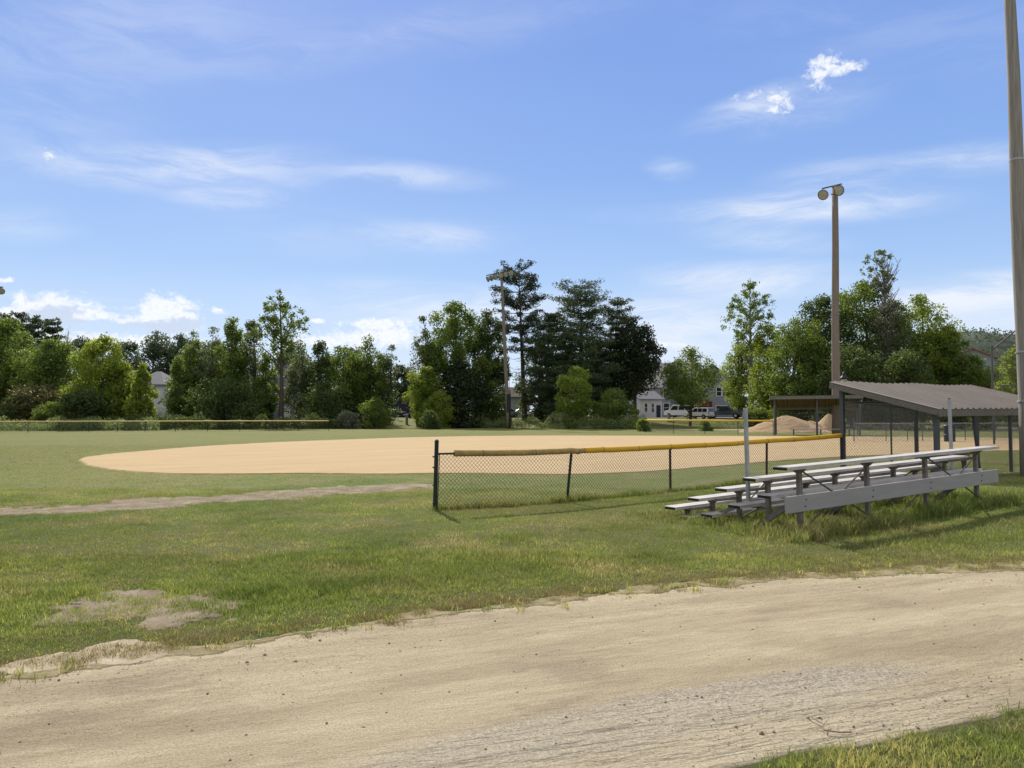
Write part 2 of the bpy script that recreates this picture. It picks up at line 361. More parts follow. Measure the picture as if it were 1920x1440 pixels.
def make_road():
    m, n, l, b = gshader('gravel'); b.inputs['Roughness'].default_value = .95; b.inputs['Specular IOR Level'].default_value = .12
    g = n.new('ShaderNodeNewGeometry'); pos = g.outputs['Position']
    st = gnoise(n, l, pos, 1.0, 8, .68, (.35,1.9,1), ROAD_ROT)
    c = gramp(n, l, st, [(.28,(.275,.225,.145)),(.48,(.375,.315,.21)),(.72,(.50,.43,.295))])
    pat = gnoise(n, l, pos, 1.4, 7, .7, (.55,1.2,1), ROAD_ROT)
    c = gmix(n, l, gmask(n, l, pat, .52, .68), c, gmix(n, l, .6, c, (.52,.45,.31)))
    c = gmix(n, l, gmask(n, l, pat, .46, .34), c, gmix(n, l, .55, c, (.24,.195,.135)))
    ln = gnoise(n, l, pos, 1.0, 6, .7, (.45,8.0,1), ROAD_ROT + .02); gate = gmask(n, l, gnoise(n, l, pos, 1.1, 3, .5), .46, .62)
    lk = n.new('ShaderNodeMath'); lk.operation = 'MULTIPLY'; l.new(gmask(n, l, ln, .57, .66), lk.inputs[0]); l.new(gate, lk.inputs[1])
    c = gmix(n, l, lk.outputs[0], c, gmix(n, l, .5, c, (.19,.15,.105)))
    # rougher grey stone spread out of the wheel lines
    a = n.new('ShaderNodeAttribute'); a.attribute_name = 'stone'
    blot = gnoise(n, l, pos, 1.9, 6, .7, (.6,1.3,1), ROAD_ROT)
    ad = n.new('ShaderNodeMath'); ad.operation = 'ADD'; l.new(a.outputs['Fac'], ad.inputs[0]); l.new(blot, ad.inputs[1])
    sm = gmask(n, l, ad.outputs[0], .88, 1.42)
    grit = gnoise(n, l, pos, 60, 3, .7)
    c = gmix(n, l, sm, c, gramp(n, l, grit, [(.34,(.20,.17,.128)),(.5,(.325,.284,.218)),(.68,(.50,.45,.36))]))
    ru0 = n.new('ShaderNodeAttribute'); ru0.attribute_name = 'rut'
    c = gmix(n, l, gmask(n, l, ru0.outputs['Fac'], .1, .9), c, gmix(n, l, .5, c, (.50,.44,.325)))      # pale loose sand thrown up in the ruts
    fine = gnoise(n, l, pos, 90, 4, .75)
    c = gmix(n, l, 1.0, c, gramp(n, l, fine, [(.32,(.58,.56,.54)),(.5,(1,1,1)),(.70,(1.28,1.28,1.26))]), 'MULTIPLY')
    peb = n.new('ShaderNodeTexVoronoi'); peb.inputs['Scale'].default_value = 26; l.new(pos, peb.inputs['Vector'])
    pm = gmask(n, l, peb.outputs['Distance'], .10, .05); rnd = n.new('ShaderNodeSeparateColor'); l.new(peb.outputs['Color'], rnd.inputs[0])
    pk = n.new('ShaderNodeMath'); pk.operation = 'MULTIPLY'; l.new(pm, pk.inputs[0]); l.new(gmask(n, l, rnd.outputs[0], .55, .75), pk.inputs[1])
    c = gmix(n, l, pk.outputs[0], c, gramp(n, l, rnd.outputs[1], [(0,(.10,.085,.07)),(1,(.34,.30,.25))]))
    l.new(c, b.inputs['Base Color'])
    # ruts: ridges along the road where 'rut' is set
    ru = n.new('ShaderNodeAttribute'); ru.attribute_name = 'rut'
    rg = gnoise(n, l, pos, 1.0, 4, .6, (1.9,9,1), ROAD_ROT - .04)
    rm = n.new('ShaderNodeMath'); rm.operation = 'MULTIPLY'; l.new(rg, rm.inputs[0]); l.new(ru.outputs['Fac'], rm.inputs[1])
    n1 = gbump(n, l, rm.outputs[0], 1.0, .15)
    n2 = gbump(n, l, gnoise(n, l, pos, 6, 5, .65, (.6,1.4,1), ROAD_ROT), .6, .035, n1)
    n3 = gbump(n, l, gnoise(n, l, pos, 60, 6, .8), .9, .016, n2)
    l.new(n3, b.inputs['Normal']); return m
def make_dirt(name, stops, scale, bump=.01, rot=0.0, stretch=(1,1,1)):
    m, n, l, b = gshader(name); b.inputs['Roughness'].default_value = .97; b.inputs['Specular IOR Level'].default_value = .08
    g = n.new('ShaderNodeNewGeometry'); pos = g.outputs['Position']
    c = gramp(n, l, gnoise(n, l, pos, scale, 9, .7, stretch, rot), stops)
    f = gnoise(n, l, pos, 40, 4, .7); c = gmix(n, l, 1.0, c, gramp(n, l, f, [(.3,(.82,.82,.82)),(.7,(1.12,1.12,1.12))]), 'MULTIPLY')
    l.new(c, b.inputs['Base Color']); l.new(gbump(n, l, f, .7, bump), b.inputs['Normal']); return m
M_LAWN = make_grass_ground(); M_BLADE = make_blade(); M_ROAD = make_road()
M_INFIELD = make_dirt('infield_clay', [(.25,(.325,.236,.127)),(.42,(.410,.305,.170)),(.56,(.436,.325,.184)),(.75,(.515,.392,.232))], .45, .02, .62, (.35,2.2,1))
M_DIRT = make_dirt('bare_soil', [(.3,(.14,.112,.078)),(.5,(.225,.18,.13)),(.7,(.31,.255,.19))], 3.0, .02)
M_PATH = make_dirt('path_soil', [(.3,(.13,.10,.07)),(.5,(.225,.182,.13)),(.7,(.35,.295,.22))], 2.6, .02)
M_SANDY = make_dirt('sandy_edge', [(.3,(.27,.22,.15)),(.5,(.38,.32,.22)),(.7,(.46,.40,.29))], 2.0, .02)
M_VERGE = make_dirt('worn_verge', [(.3,(.15,.135,.06)),(.5,(.24,.20,.11)),(.7,(.36,.30,.19))], 5.0, .02)
M_LOT = make_dirt('parking_gravel', [(.3,(.30,.275,.235)),(.7,(.42,.39,.34))], .3, .01)
M_ASPH = mat('asphalt', (.10,.10,.10), .9, var=.2, scale=.5)

# ------------------------------------------------------------------ ground sheets
def axis(lo, hi, fine, near, grow=1.09):
    xs = [0.0]; s = fine
    while xs[-1] < hi:
        if xs[-1] > near: s *= grow
        xs.append(xs[-1] + s)
    ys = [0.0]; s = fine
    while ys[-1] > lo:
        if -ys[-1] > near: s *= grow
        ys.append(ys[-1] - s)
    return np.array(sorted(set(ys + xs)))
gx = axis(-1500, 1500, .5, 20); gy = axis(-40, 4000, .5, 32, 1.07)
XX, YY = np.meshgrid(gx, gy); ZZ = T(XX, YY)
def gridfaces(nx, ny):
    i = np.arange((nx-1)*(ny-1)); r, c = i//(nx-1), i % (nx-1); a = r*nx + c
    return np.stack([a, a+1, a+nx+1, a+nx], 1)
tag(nmesh('ground', np.stack([XX.ravel(), YY.ravel(), ZZ.ravel()], 1), gridfaces(len(gx), len(gy)), 4, M_LAWN, smooth=True), kind='structure')

def inpoly(px, py, poly):
    c = np.zeros(len(px), bool); n = len(poly); j = n - 1
    for i in range(n):
        xi, yi = poly[i]; xj, yj = poly[j]
        if yi != yj: c ^= ((yi > py) != (yj > py)) & (px < (xj - xi)*(py - yi)/(yj - yi) + xi)
        j = i
    return c
def wob(s, seed, octs):           # smooth 1-D noise
    r = np.random.default_rng(seed); o = np.zeros_like(s)
    for wl_, amp in octs:
        k = np.arange(-2, int((s.max()-s.min())/wl_)+4); v = r.uniform(-1, 1, len(k)); o += amp*np.interp((s - s.min())/wl_, k, v)
    return o
def vnoise(x, y, wl_, seed):
    r = np.random.default_rng(seed); g = r.uniform(0, 1, (64, 64)); fx, fy = x/wl_ + 100, y/wl_ + 100; i, j = np.floor(fx).astype(int), np.floor(fy).astype(int)
    u, v = fx - i, fy - j; u = u*u*(3-2*u); v = v*v*(3-2*v); q = lambda a, b: g[a % 64, b % 64]
    return (q(i,j)*(1-u) + q(i+1,j)*u)*(1-v) + (q(i,j+1)*(1-u) + q(i+1,j+1)*u)*v
# gravel road: local axis along ROAD_ROT
RU = np.array((math.cos(ROAD_ROT), math.sin(ROAD_ROT))); RV = np.array((-RU[1], RU[0]))
def edge(pix):
    p = np.array([(lambda g: (g.x, g.y))(G(*q)) for q in pix]); s = p@RU; t = p@RV; o = np.argsort(s); return s[o], t[o]
su, tu = edge([(0,1268),(100,1262),(300,1228),(420,1212),(560,1190),(700,1168),(850,1148),(1000,1134),(1150,1112),(1300,1098),(1450,1084),(1600,1078),(1760,1070),(1920,1063)])
sl, tl = edge([(1400,1446),(1520,1412),(1650,1392),(1780,1362),(1920,1332)])
S = np.concatenate([np.linspace(-60,-8,80,endpoint=False), np.arange(-8,14,.03), np.linspace(14,90,100)])
up = np.interp(S, su, tu) + wob(S, 3, [(1.3,.05),(.4,.05),(.13,.035),(.06,.015)])
lo = np.interp(S, sl, tl) + wob(S, 4, [(1.1,.05),(.35,.03),(.1,.02)]); lo = np.where(S < sl[0], lo - 1.6*sstep(sl[0]-S, 0, 2.5), lo)
W = np.concatenate([[0, .004], np.linspace(.02, .98, 44), [.996, 1]])
st_, tt_ = np.repeat(S[:, None], 48, 1), lo[:, None] + (up - lo)[:, None]*W[None]
RX, RY = st_*RU[0] + tt_*RV[0], st_*RU[1] + tt_*RV[1]
rz = T(RX, RY) - .012 + .016*np.minimum(1, np.minimum(W, 1-W)/.004)[None] + .006*np.sin(W*math.pi)[None]
def gauss2(cx, cy, a, b, rot):
    dx, dy = RX - cx, RY - cy; c, s = math.cos(rot), math.sin(rot); x, y = dx*c + dy*s, -dx*s + dy*c
    return np.exp(-(x/a)**2 - (y/b)**2)
g1 = G(1450,1290); g2 = G(1000,1400); g3 = G(1250,1350)
stone = np.clip(gauss2(g1.x, g1.y, 1.5, .28, ROAD_ROT)*.75 + gauss2(g2.x, g2.y, .9, .22, ROAD_ROT)*.55 + gauss2(g3.x, g3.y, 2.2, .36, ROAD_ROT)*.6, 0, 1)
g4 = G(1450,1370); rut = np.clip(gauss2(g4.x, g4.y, 1.6, .42, ROAD_ROT)*1.1 + gauss2(g2.x, g2.y, 1.4, .3, ROAD_ROT)*.7, .06, 1)
road = nmesh('gravel_road', np.stack([RX.ravel(), RY.ravel(), rz.ravel()], 1), gridfaces(48, len(S))[:, ::-1], 4, M_ROAD, attrs={'stone': stone.ravel(), 'rut': rut.ravel()}, smooth=True)
tag(road, kind='structure')
def in_road(x, y, pad=0.0):
    s = x*RU[0] + y*RU[1]; t = x*RV[0] + y*RV[1]
    return (t < np.interp(s, S, up) - pad) & (t > np.interp(s, S, lo) + pad)

def closed(pix, n, seed, octs, lift, name, m, world_pts=None):
    p = np.array(world_pts if world_pts is not None else [(lambda g: (g.x, g.y))(G(*q)) for q in pix]); k = len(p)
    ts = np.linspace(0, k, n, endpoint=False); i = ts.astype(int); f = (ts - i)[:, None]
    a, b, c, d = p[(i-1) % k], p[i % k], p[(i+1) % k], p[(i+2) % k]
    q = .5*(2*b + (c - a)*f + (2*a - 5*b + 4*c - d)*f*f + (3*b - a - 3*c + d)*f**3)
    ctr = q.mean(0); dirv = q - ctr; L = np.linalg.norm(dirv, axis=1, keepdims=True)
    arc = np.concatenate([[0], np.cumsum(np.linalg.norm(np.diff(q, axis=0), axis=1))])
    nrm = np.roll(q, -1, 0) - np.roll(q, 1, 0); nrm = np.stack([nrm[:, 1], -nrm[:, 0]], 1); nrm /= np.linalg.norm(nrm, axis=1, keepdims=True) + 1e-9
    q = q + nrm*wob(arc, seed, octs)[:, None]
    rings = [0, *np.linspace(.04, .985, 40 if name == 'infield' else 7), .997, 1.0]
    V = [np.array([[*ctr, 0]])]
    for r in rings[1:]: V.append(np.concatenate([ctr + (q - ctr)*r, np.zeros((n, 1))], 1))
    V = np.concatenate(V); V[:, 2] = T(V[:, 0], V[:, 1]) + lift; V[-n:, 2] -= lift + .012
    me = bpy.data.meshes.new(name); fs = [(0, 1 + j, 1 + (j+1) % n) for j in range(n)]
    for r in range(len(rings)-2):
        o = 1 + r*n; fs += [(o+j, o+n+j, o+n+(j+1) % n, o+(j+1) % n) for j in range(n)]
    me.from_pydata([tuple(x) for x in V], [], fs); bm = bmesh.new(); bm.from_mesh(me); bmesh.ops.recalc_face_normals(bm, faces=bm.faces)
    if sum(f_.normal.z for f_ in bm.faces) < 0: bmesh.ops.reverse_faces(bm, faces=bm.faces)
    bm.to_mesh(me); bm.free()
    o = link(name, me, m); tag(o, kind='structure'); return q
INF = closed([(146,865),(200,879),(300,888),(420,890),(560,889),(700,890),(830,889),(960,890),(1060,891),(1180,887),(1300,879),(1420,869),(1600,857),(1800,848),(2020,842),(2150,836),(2100,829),(1900,822),(1700,819.5),(1450,818.5),(1200,817.5),(960,817.5),(760,821),(560,828),(400,836),(270,846),(180,855)],
             1400, 8, [(3,.16),(.7,.05),(.2,.05)], .03, 'infield', M_INFIELD)
def gpts(pix): return np.array([(lambda g: (g.x, g.y))(G(*q)) for q in pix])
def mnoise(x, y, sc, seed): return (vnoise(x, y, sc, seed)*.5 + vnoise(x, y, sc*.43, seed+1)*.28 + vnoise(x, y, sc*.17, seed+2)*.22) - .5
def patch(pix, name, m, cell, soft, amp, sc, lift, seed):
    P = gpts(pix); x0, y0 = P.min(0) - soft*2; x1, y1 = P.max(0) + soft*2
    xs = np.arange(x0, x1, cell); ys = np.arange(y0, y1, cell); X, Y = np.meshgrid(xs, ys); cx, cy = X[:-1,:-1] + cell/2, Y[:-1,:-1] + cell/2
    ins = inpoly(cx.ravel(), cy.ravel(), P).reshape(cx.shape)
    d = np.full(cx.shape, 1e9)
    for k in range(len(P)):
        a, b = P[k], P[(k+1) % len(P)]; e = b - a; t = np.clip(((cx - a[0])*e[0] + (cy - a[1])*e[1])/(e@e + 1e-12), 0, 1)
        d = np.minimum(d, np.hypot(cx - a[0] - t*e[0], cy - a[1] - t*e[1]))
    sd = np.where(ins, d, -d); keep = np.clip(sd/soft, -1, 1) + amp*mnoise(cx, cy, sc, seed)*2 > 0
    FN = gridfaces(len(xs), len(ys))[keep.ravel()]; V = np.stack([X.ravel(), Y.ravel(), T(X, Y).ravel() + lift], 1)
    u, inv, cnt = np.unique(FN, return_inverse=True, return_counts=True); V = V[u]; V[cnt < 4, 2] -= lift + .006; V[:, :2] += np.random.default_rng(seed).normal(0, cell*.22, (len(V), 2))
    tag(nmesh(name, V, inv.reshape(-1, 4), 4, m, smooth=True), kind='structure'); return P
PATH = patch([(-60,972),(0,969),(150,961),(300,951),(450,940),(600,931),(760,919),(812,910),(780,907),(640,912),(500,921),(350,931),(200,943),(60,951),(-60,953)], 'dirt_path', M_PATH, .04, .55, 1.2, .7, .012, 9)
BARE = patch([(70,1160),(120,1138),(190,1116),(265,1100),(330,1112),(400,1114),(440,1136),(410,1160),(330,1178),(230,1170),(140,1172)], 'dirt_patch', M_DIRT, .014, .30, 1.5, .30, .010, 10)
SANDY = patch([(-40,1262),(60,1240),(150,1222),(235,1195),(270,1198),(320,1210),(330,1226),(290,1240),(200,1248),(110,1262),(30,1270)], 'sandy_patch', M_SANDY, .014, .18, .9, .3, .0115, 12)
VERGE = patch([(-60,1276),(100,1258),(300,1222),(420,1205),(560,1183),(700,1161),(850,1143),(1000,1127),(1150,1107),(1300,1091),(1450,1078),(1600,1071),(1760,1062),(1990,1050),(1990,1064),(1920,1068),(1760,1075),(1600,1084),(1450,1090),(1300,1104),(1150,1118),(1000,1141),(850,1154),(700,1175),(560,1198),(420,1222),(300,1238),(100,1272),(-60,1290)], 'road_verge', M_VERGE, .02, .16, 1.1, .4, .010, 63)
TRACK = closed([(1230,806.6),(1420,806.5),(1560,806.6),(1700,805.8),(1700,804.6),(1420,804.8),(1230,805.4)], 200, 13, [(3,.4)], .015, 'field_track', M_SANDY)
LOT = closed(None, 300, 14, [(4,.4)], .03, 'parking_lot', M_LOT, [(-26,139),(10,139),(45,136),(80,130),(80,118),(48,118.5),(30,118),(20,126),(0,129),(-26,129)])
LOT2 = closed(None, 200, 15, [(4,.3)], .03, 'street', M_ASPH, [(46,92),(60,88),(90,84),(120,84),(120,98),(90,98),(60,100)])
ROAD2 = closed(None, 200, 16, [(4,.3)], .035, 'far_street', M_LOT, [(-34,134),(-22,130),(-8,130),(-8,137),(-34,141)])

# ------------------------------------------------------------------ grass blades (stuff)
def blades(name, X, Y, hgt, wid, spread, nb, rg, tint, seg2=True, mat_=M_BLADE, lift=0.0):
    n = len(X)*nb; x = np.repeat(X, nb) + rg.normal(0, 1, n)*np.repeat(spread, nb); y = np.repeat(Y, nb) + rg.normal(0, 1, n)*np.repeat(spread, nb)
    h = np.repeat(hgt, nb)*rg.uniform(.45, 1.25, n); w = np.repeat(wid, nb)*rg.uniform(.6, 1.3, n)
    a = rg.uniform(0, 2*np.pi, n); lean = rg.uniform(.1, 1.0, n)*h; la = rg.uniform(0, 2*np.pi, n)
    z0 = T(x, y) - .004 + lift; dx, dy = np.cos(a)*w/2, np.sin(a)*w/2; lx, ly = np.cos(la)*lean, np.sin(la)*lean
    tn = np.clip(np.repeat(tint, nb) + rg.normal(0, .21, n), 0, 1)
    b0 = np.stack([x-dx, y-dy, z0], 1); b1 = np.stack([x+dx, y+dy, z0], 1); tp = np.stack([x+lx, y+ly, z0+h], 1)
    if seg2:
        m0 = np.stack([x+lx*.35-dx*.75, y+ly*.35-dy*.75, z0+h*.6], 1); m1 = np.stack([x+lx*.35+dx*.75, y+ly*.35+dy*.75, z0+h*.6], 1)
        V = np.stack([b0, b1, m1, m0, tp], 1).reshape(-1, 3); i = np.arange(n)*5
        FN = np.concatenate([np.stack([i, i+1, i+2], 1), np.stack([i, i+2, i+3], 1), np.stack([i+3, i+2, i+4], 1)]); at_ = np.repeat(tn, 5)
    else:
        V = np.stack([b0, b1, tp], 1).reshape(-1, 3); FN = np.arange(n*3).reshape(-1, 3); at_ = np.repeat(tn, 3)
    return tag(nmesh(name, V, FN, 3, mat_, attrs={'tint': at_}), kind='stuff')
def scatter(n, y0, y1, pw, seed, half=.74):
    r = np.random.default_rng(seed); t = r.uniform(0, 1, n); y = (y0**pw + t*(y1**pw - y0**pw))**(1/pw); x = r.uniform(-1, 1, n)*(half*y + 3.2); return x, y
def lawn(name, n, y0, y1, pw, seed, h0, w0, nb, seg2):
    x, y = scatter(n, y0, y1, pw, seed); r = np.random.default_rng(seed + 1)
    keep = ~in_road(x, y, .03); pr = r.uniform(0, 1, len(x))
    rnz = vnoise(x, y, .25, 5)
    keep &= ~(in_road(x, y, -.06) & (pr < .6))
    s = x*RU[0] + y*RU[1]; t = x*RV[0] + y*RV[1]; gap = t - np.interp(s, S, up)
    keep &= ~((gap > -.05) & (gap < .7) & (pr > .12 + .88*np.clip(gap/.7, 0, 1)**.8 + 1.0*(rnz-.5)))          # thin, worn verge
    keep &= ~inpoly(x, y, INF)
    rn2 = vnoise(x, y, .16, 6)*.6 + rnz*.4
    for P, p in ((PATH, .92), (BARE, .9), (SANDY, .6)):
        keep &= ~(inpoly(x, y, P) & ((pr > p) | (rn2 < (.43 if P is not SANDY else .54))))
    x, y, gap, pr = x[keep], y[keep], gap[keep], pr[keep]
    tall = sstep(vnoise(x, y, 1.6, 21)*.45 + vnoise(x, y, .5, 22)*.35 + vnoise(x, y, .2, 26)*.2, .46, .74)*sstep(gap, .6, 1.6)*(1 - sstep(gap, 3.2, 4.6))
    h = h0*(.7 + .6*vnoise(x, y, .6, 23) + 1.0*tall)*(.45 + .55*sstep(gap, .0, .9))
    h = np.where(gap < -1, h0*1.1, h)
    dry = np.exp(-np.abs(gap)/.3)*.5*(gap > -.1)
    tn = np.clip(.16 + .42*vnoise(x, y, .8, 24) + .28*vnoise(x, y, .22, 25) + dry - .12*tall + .12*(gap < -1) + r.normal(0, .08, len(x)), 0, 1)
    return blades(name, x, y, h, np.full(len(x), w0)*(1+.35*tall), np.full(len(x), .028 + .0012*y0), nb, r, tn, seg2)
M_STRAW = leafmat('dry_grass', (.10,.10,.035), (.30,.25,.12), .3)
def straw():
    r = np.random.default_rng(301); n = 15000; s_ = r.uniform(-4.5, 9, n); t_ = np.interp(s_, S, up) + r.normal(.10, .17, n); x = s_*RU[0] + t_*RV[0]; y = s_*RU[1] + t_*RV[1]
    q = vnoise(x, y, .35, 302)*.55 + vnoise(x, y, .12, 303)*.45; g = t_ - np.interp(s_, S, up); k = q > .50 - .30*np.clip(g/.3, -1, 1); x, y, q = x[k], y[k], q[k]
    blades('dry_grass', x, y, .014 + .03*q*r.uniform(.3, 1.2, len(x)), np.full(len(x), .0045), np.full(len(x), .022), 6, r, np.clip(r.normal(.45, .3, len(x)), 0, 1), False, M_STRAW, .008)
straw()
lawn('grass', 52000, 2.4, 9.0, 1.3, 31, .038, .0048, 12, True)
lawn('grass', 58000, 9.0, 17.0, 1.4, 33, .034, .0065, 8, False)
lawn('grass', 48000, 17.0, 42.0, 1.2, 35, .028, .012, 5, False)

# pebbles on the gravel (stuff)
def pebbles():
    r = np.random.default_rng(77); n = 12000
    y = r.uniform(3.3, 9, n); x = r.uniform(-.72, .72, n)*(y+.5)
    k = in_road(x, y, .02); x, y = x[k], y[k]
    dens = vnoise(x, y, .5, 78) + np.exp(-((x-g1.x)/1.6)**2 - ((y-g1.y)/.5)**2)*.6; k = r.uniform(0, 1, len(x)) < dens*.9; x, y = x[k], y[k]; n = len(x)
    big = r.uniform(0, 1, n) > .95; s = np.where(big, r.uniform(.006, .0125, n), r.uniform(.002, .0055, n))
    base = np.array([(1,0,0),(.5,.87,0),(-.5,.87,0),(-1,0,0),(-.5,-.87,0),(.5,-.87,0),(.45,.3,.75),(-.4,.4,.8),(-.1,-.5,.7)])
    fc = np.array([(0,1,6),(1,7,6),(1,2,7),(2,3,7),(3,8,7),(3,4,8),(4,5,8),(5,6,8),(5,0,6),(6,7,8)])
    V = base[None]*s[:, None, None]*r.uniform(.65, 1.3, (n, 1, 3)) + r.normal(0, .1, (n, 9, 3))*s[:, None, None]
    a = r.uniform(0, 6.3, n); c, sn = np.cos(a)[:, None], np.sin(a)[:, None]
    V = np.stack([V[..., 0]*c - V[..., 1]*sn, V[..., 0]*sn + V[..., 1]*c, V[..., 2]], 2)
    V += np.stack([x, y, T(x, y) + .007], 1)[:, None]
    FN = (fc[None] + (np.arange(n)*9)[:, None, None]).reshape(-1, 3)
    m = leafmat('pebble_stone', (.13,.098,.068), (.48,.405,.30), 0.0, .9)
    tag(nmesh('pebbles', V.reshape(-1, 3), FN, 3, m, attrs={'tint': np.repeat(np.where(big, np.clip(r.normal(.08, .12, n), 0, 1), np.clip(r.normal(.4, .28, n), 0, 1)), 9)}), kind='stuff')
pebbles()

# ------------------------------------------------------------------ chain link
def chain(a, b, z0a, z1a, z0b, z1b, cell, w, mb=None):
    a = Vector(a); b = Vector(b); mb = mb or MB(); L = (b - a).length; u = (b - a)/L; h = min(z1a - z0a, z1b - z0b)
    nrm = Vector((-u.y, u.x, 0)); step = cell*1.414; k = int((L + h)/step) + 2
    def P(s, q):
        f = s/L; return Vector((a.x + u.x*s, a.y + u.y*s, (z0a + (z0b-z0a)*f) + q/h*((z1a-z0a)*(1-f) + (z1b-z0b)*f)))
    for i in range(-int(h/step)-1, k):
        s0 = i*step
        for sg in (1, -1):
            if sg == 1: p, q = (s0, 0.0), (s0 + h, h)
            else: p, q = (s0 + h, 0.0), (s0, h)
            (x0, y0), (x1, y1) = p, q
            pts = []
            for X in (x0, x1): pass
            t0, t1 = 0.0, 1.0; dx = x1 - x0
            for lim, sgn in ((0.0, 1), (L, -1)):
                c0 = sgn*(x0 - lim); c1 = sgn*(x1 - lim)
                if c0 < 0 and c1 < 0: t0, t1 = 1, 0; break
                if c0 < 0: t0 = max(t0, c0/(c0-c1))
                elif c1 < 0: t1 = min(t1, c0/(c0-c1))
            if t1 - t0 < 1e-3: continue
            off = nrm*(.0015*sg)
            mb.bar(P(x0 + dx*t0, y0 + (y1-y0)*t0) + off, P(x0 + dx*t1, y0 + (y1-y0)*t1) + off, w, w, up=nrm)
    return mb
def fence(name, label, posts, h, cap_mat, cap_r, post_mat, wire_mat, cell, w, leans=None, cap_from=0.0, cap2=None, group=None):
    root = thing(name, label, 'fence', posts[0], group=group); o = posts[0]; Q = [p - o for p in posts]
    mesh = MB()
    for i in range(len(Q)-1): chain(Q[i], Q[i+1], Q[i].z + .03, Q[i].z + h - .02, Q[i+1].z + .03, Q[i+1].z + h - .02, cell, w, mesh)
    mesh.build('chain_link_mesh', wire_mat, root)
    tops = []
    for i, q in enumerate(Q):
        l = Vector(leans[i]) if leans else Vector((0, 0, 0)); first = i == 0
        r = .036 if first else .026
        hh = h + (.2 if first else -.02)
        mb = MB(); mb.tube([q + Vector((0, 0, -.1)), q + Vector((0, 0, hh)) + l], r, 10)
        if first: mb.lathe([(r+.004, hh), (r+.002, hh+.02), (.012, hh+.045), (0, hh+.05)], 10, Matrix.Translation(q + l))
        mb.build('end_post' if first else 'post', post_mat[i % len(post_mat)], root)
        tops.append(q + Vector((0, 0, h)) + l)
    rl = MB(); rl.tube(tops, .018, 8); rl.build('top_rail', post_mat[0], root)
    def cap(pts, m):
        out = []; 
        for i in range(len(pts)-1):
            k = max(2, int((pts[i+1]-pts[i]).length/.25))
            for j in range(k): 
                p = pts[i].lerp(pts[i+1], j/k); sag = -.012*math.sin(math.pi*j/k); out.append(p + Vector((random.uniform(-.004,.004), 0, sag + random.uniform(-.004,.004))))
        out.append(pts[-1]); co_ = MB().tube(out, cap_r, 12).build('rail_cap', m, root, smooth=True)
        if cap2:
            for q in range(2, len(out)-1, 4): d_ = (out[q+1]-out[q]).normalized(); MB().tube([out[q] - d_*.006, out[q] + d_*.006], cap_r + .003, 12).build('tie', M_BRACE, co_)
    d0 = (tops[1] - tops[0]).normalized(); st = tops[0] + d0*cap_from
    if cap2:
        mid = tops[1] + (tops[2] - tops[1]).normalized()*.32
        cap([st, tops[1], mid], cap2); cap([mid + (tops[2]-tops[1]).normalized()*.004, *tops[2:]], cap_mat)
    else: cap([st, *tops[1:]], cap_mat)
    return root
DA = math.atan2(.568, .823); DE = Vector((math.cos(DA), math.sin(DA), 0)); DG = Vector((DE.y, -DE.x, 0))
def gz(v): return Vector((v.x, v.y, float(T(v.x, v.y))))
fp = [G(815,957), G(1062,941), G(1257,922), gz(Vector((5.94,18.03,0))), gz(Vector((8.43,19.75,0)))]
fence('chain_link_fence', 'low chain-link fence with yellow padded rail leading to the near dugout', fp, .95, M_YELLOW, .055, [M_BLACKPOST, M_BLACKPOST, M_REDPOST, M_REDPOST, M_BLACKPOST],
      M_WIRE, .052, .0042, leans=[(.03,0,0),(.10,.02,0),(0,0,0),(.02,0,0),(0,0,0)], cap_from=.33, cap2=M_FADED)
tb0 = MB(); tb0.tube([Vector((.045,.02,.03)), Vector((.075,.03,.94))], .008, 6)
fobj = [o for o in bpy.data.objects if o.name == 'chain_link_fence'][0]
tb0.build('tension_bar', M_BLACKPOST, fobj)
for zz in (.12, .42, .72, .9): MB().tube([Vector((0,0,zz-.012)), Vector((.002,0,zz+.012))], .042, 10).build('brace_band', M_BLACKPOST, fobj)
fp2 = [on(1210, 74), on(1262, 71), on(1321, 68.5), on(1383, 66), on(1449, 64)]
fence('chain_link_fence', 'far yellow-capped fence ending at the far dugout', fp2, 1.2, M_YELLOW, .075, [M_BLACKPOST], M_WIRE, .10, .005)
lf = [on(-190, 68)] + [on(u, 73 + (u)/55.) for u in (0-0, 54, 112, 168, 221, 273, 330, 390, 450, 505, 560, 617)]
fence('chain_link_fence', 'long outfield fence with faded yellow cap along the left tree line', lf, 1.08, mat('sunbleached_cap', (.62,.43,.15), .6), .055, [M_BLACKPOST], M_WIRE, .10, .005)
rf = [on(u, 48 + (u-1640)/120.) for u in (1600, 1660, 1700, 1728, 1776, 1808, 1864, 1925, 1990)]
fence('chain_link_fence', 'grey chain-link fence seen through the near dugout', rf, 1.15, M_SILVER, .024, [M_DPOST], M_WIRE, .09, .005)

# ------------------------------------------------------------------ bleachers
TH = .5674; TREAD = .5323; Z1 = .1794; RISE = .1863; SP = 1.5582
bl = thing('bleacher', 'small five-row aluminium bleacher standing in long grass', 'bleacher', (3.966, 10.634, 0), TH)
bl.rotation_euler = (0, -.0292, TH)
L0, L1 = -.395, 5.25
ztop = lambda k: Z1 + (k-1)*RISE
def plank(name, x0, x1, yc, zt, w=.245, t=.044):
    mb = MB(); mb.box(x0, x1, yc - w/2, yc + w/2, zt - .008, zt)
    mb.box(x0, x1, yc - w/2, yc - w/2 + .008, zt - t, zt - .009); mb.box(x0, x1, yc + w/2 - .008, yc + w/2, zt - t, zt - .009)
    for q in (-.04, .04): mb.box(x0 + .002, x1 - .002, yc + q - .005, yc + q + .005, zt - t + .006, zt - .009)
    o = mb.build(name, M_SEAT, bl)
    for xx in (x0 - .003, x1 + .001): MB().box(xx, xx + .002, yc - w/2 + .009, yc + w/2 - .009, zt - t + .001, zt - .009).build('end_cap', M_SEATEND, o)
    return o
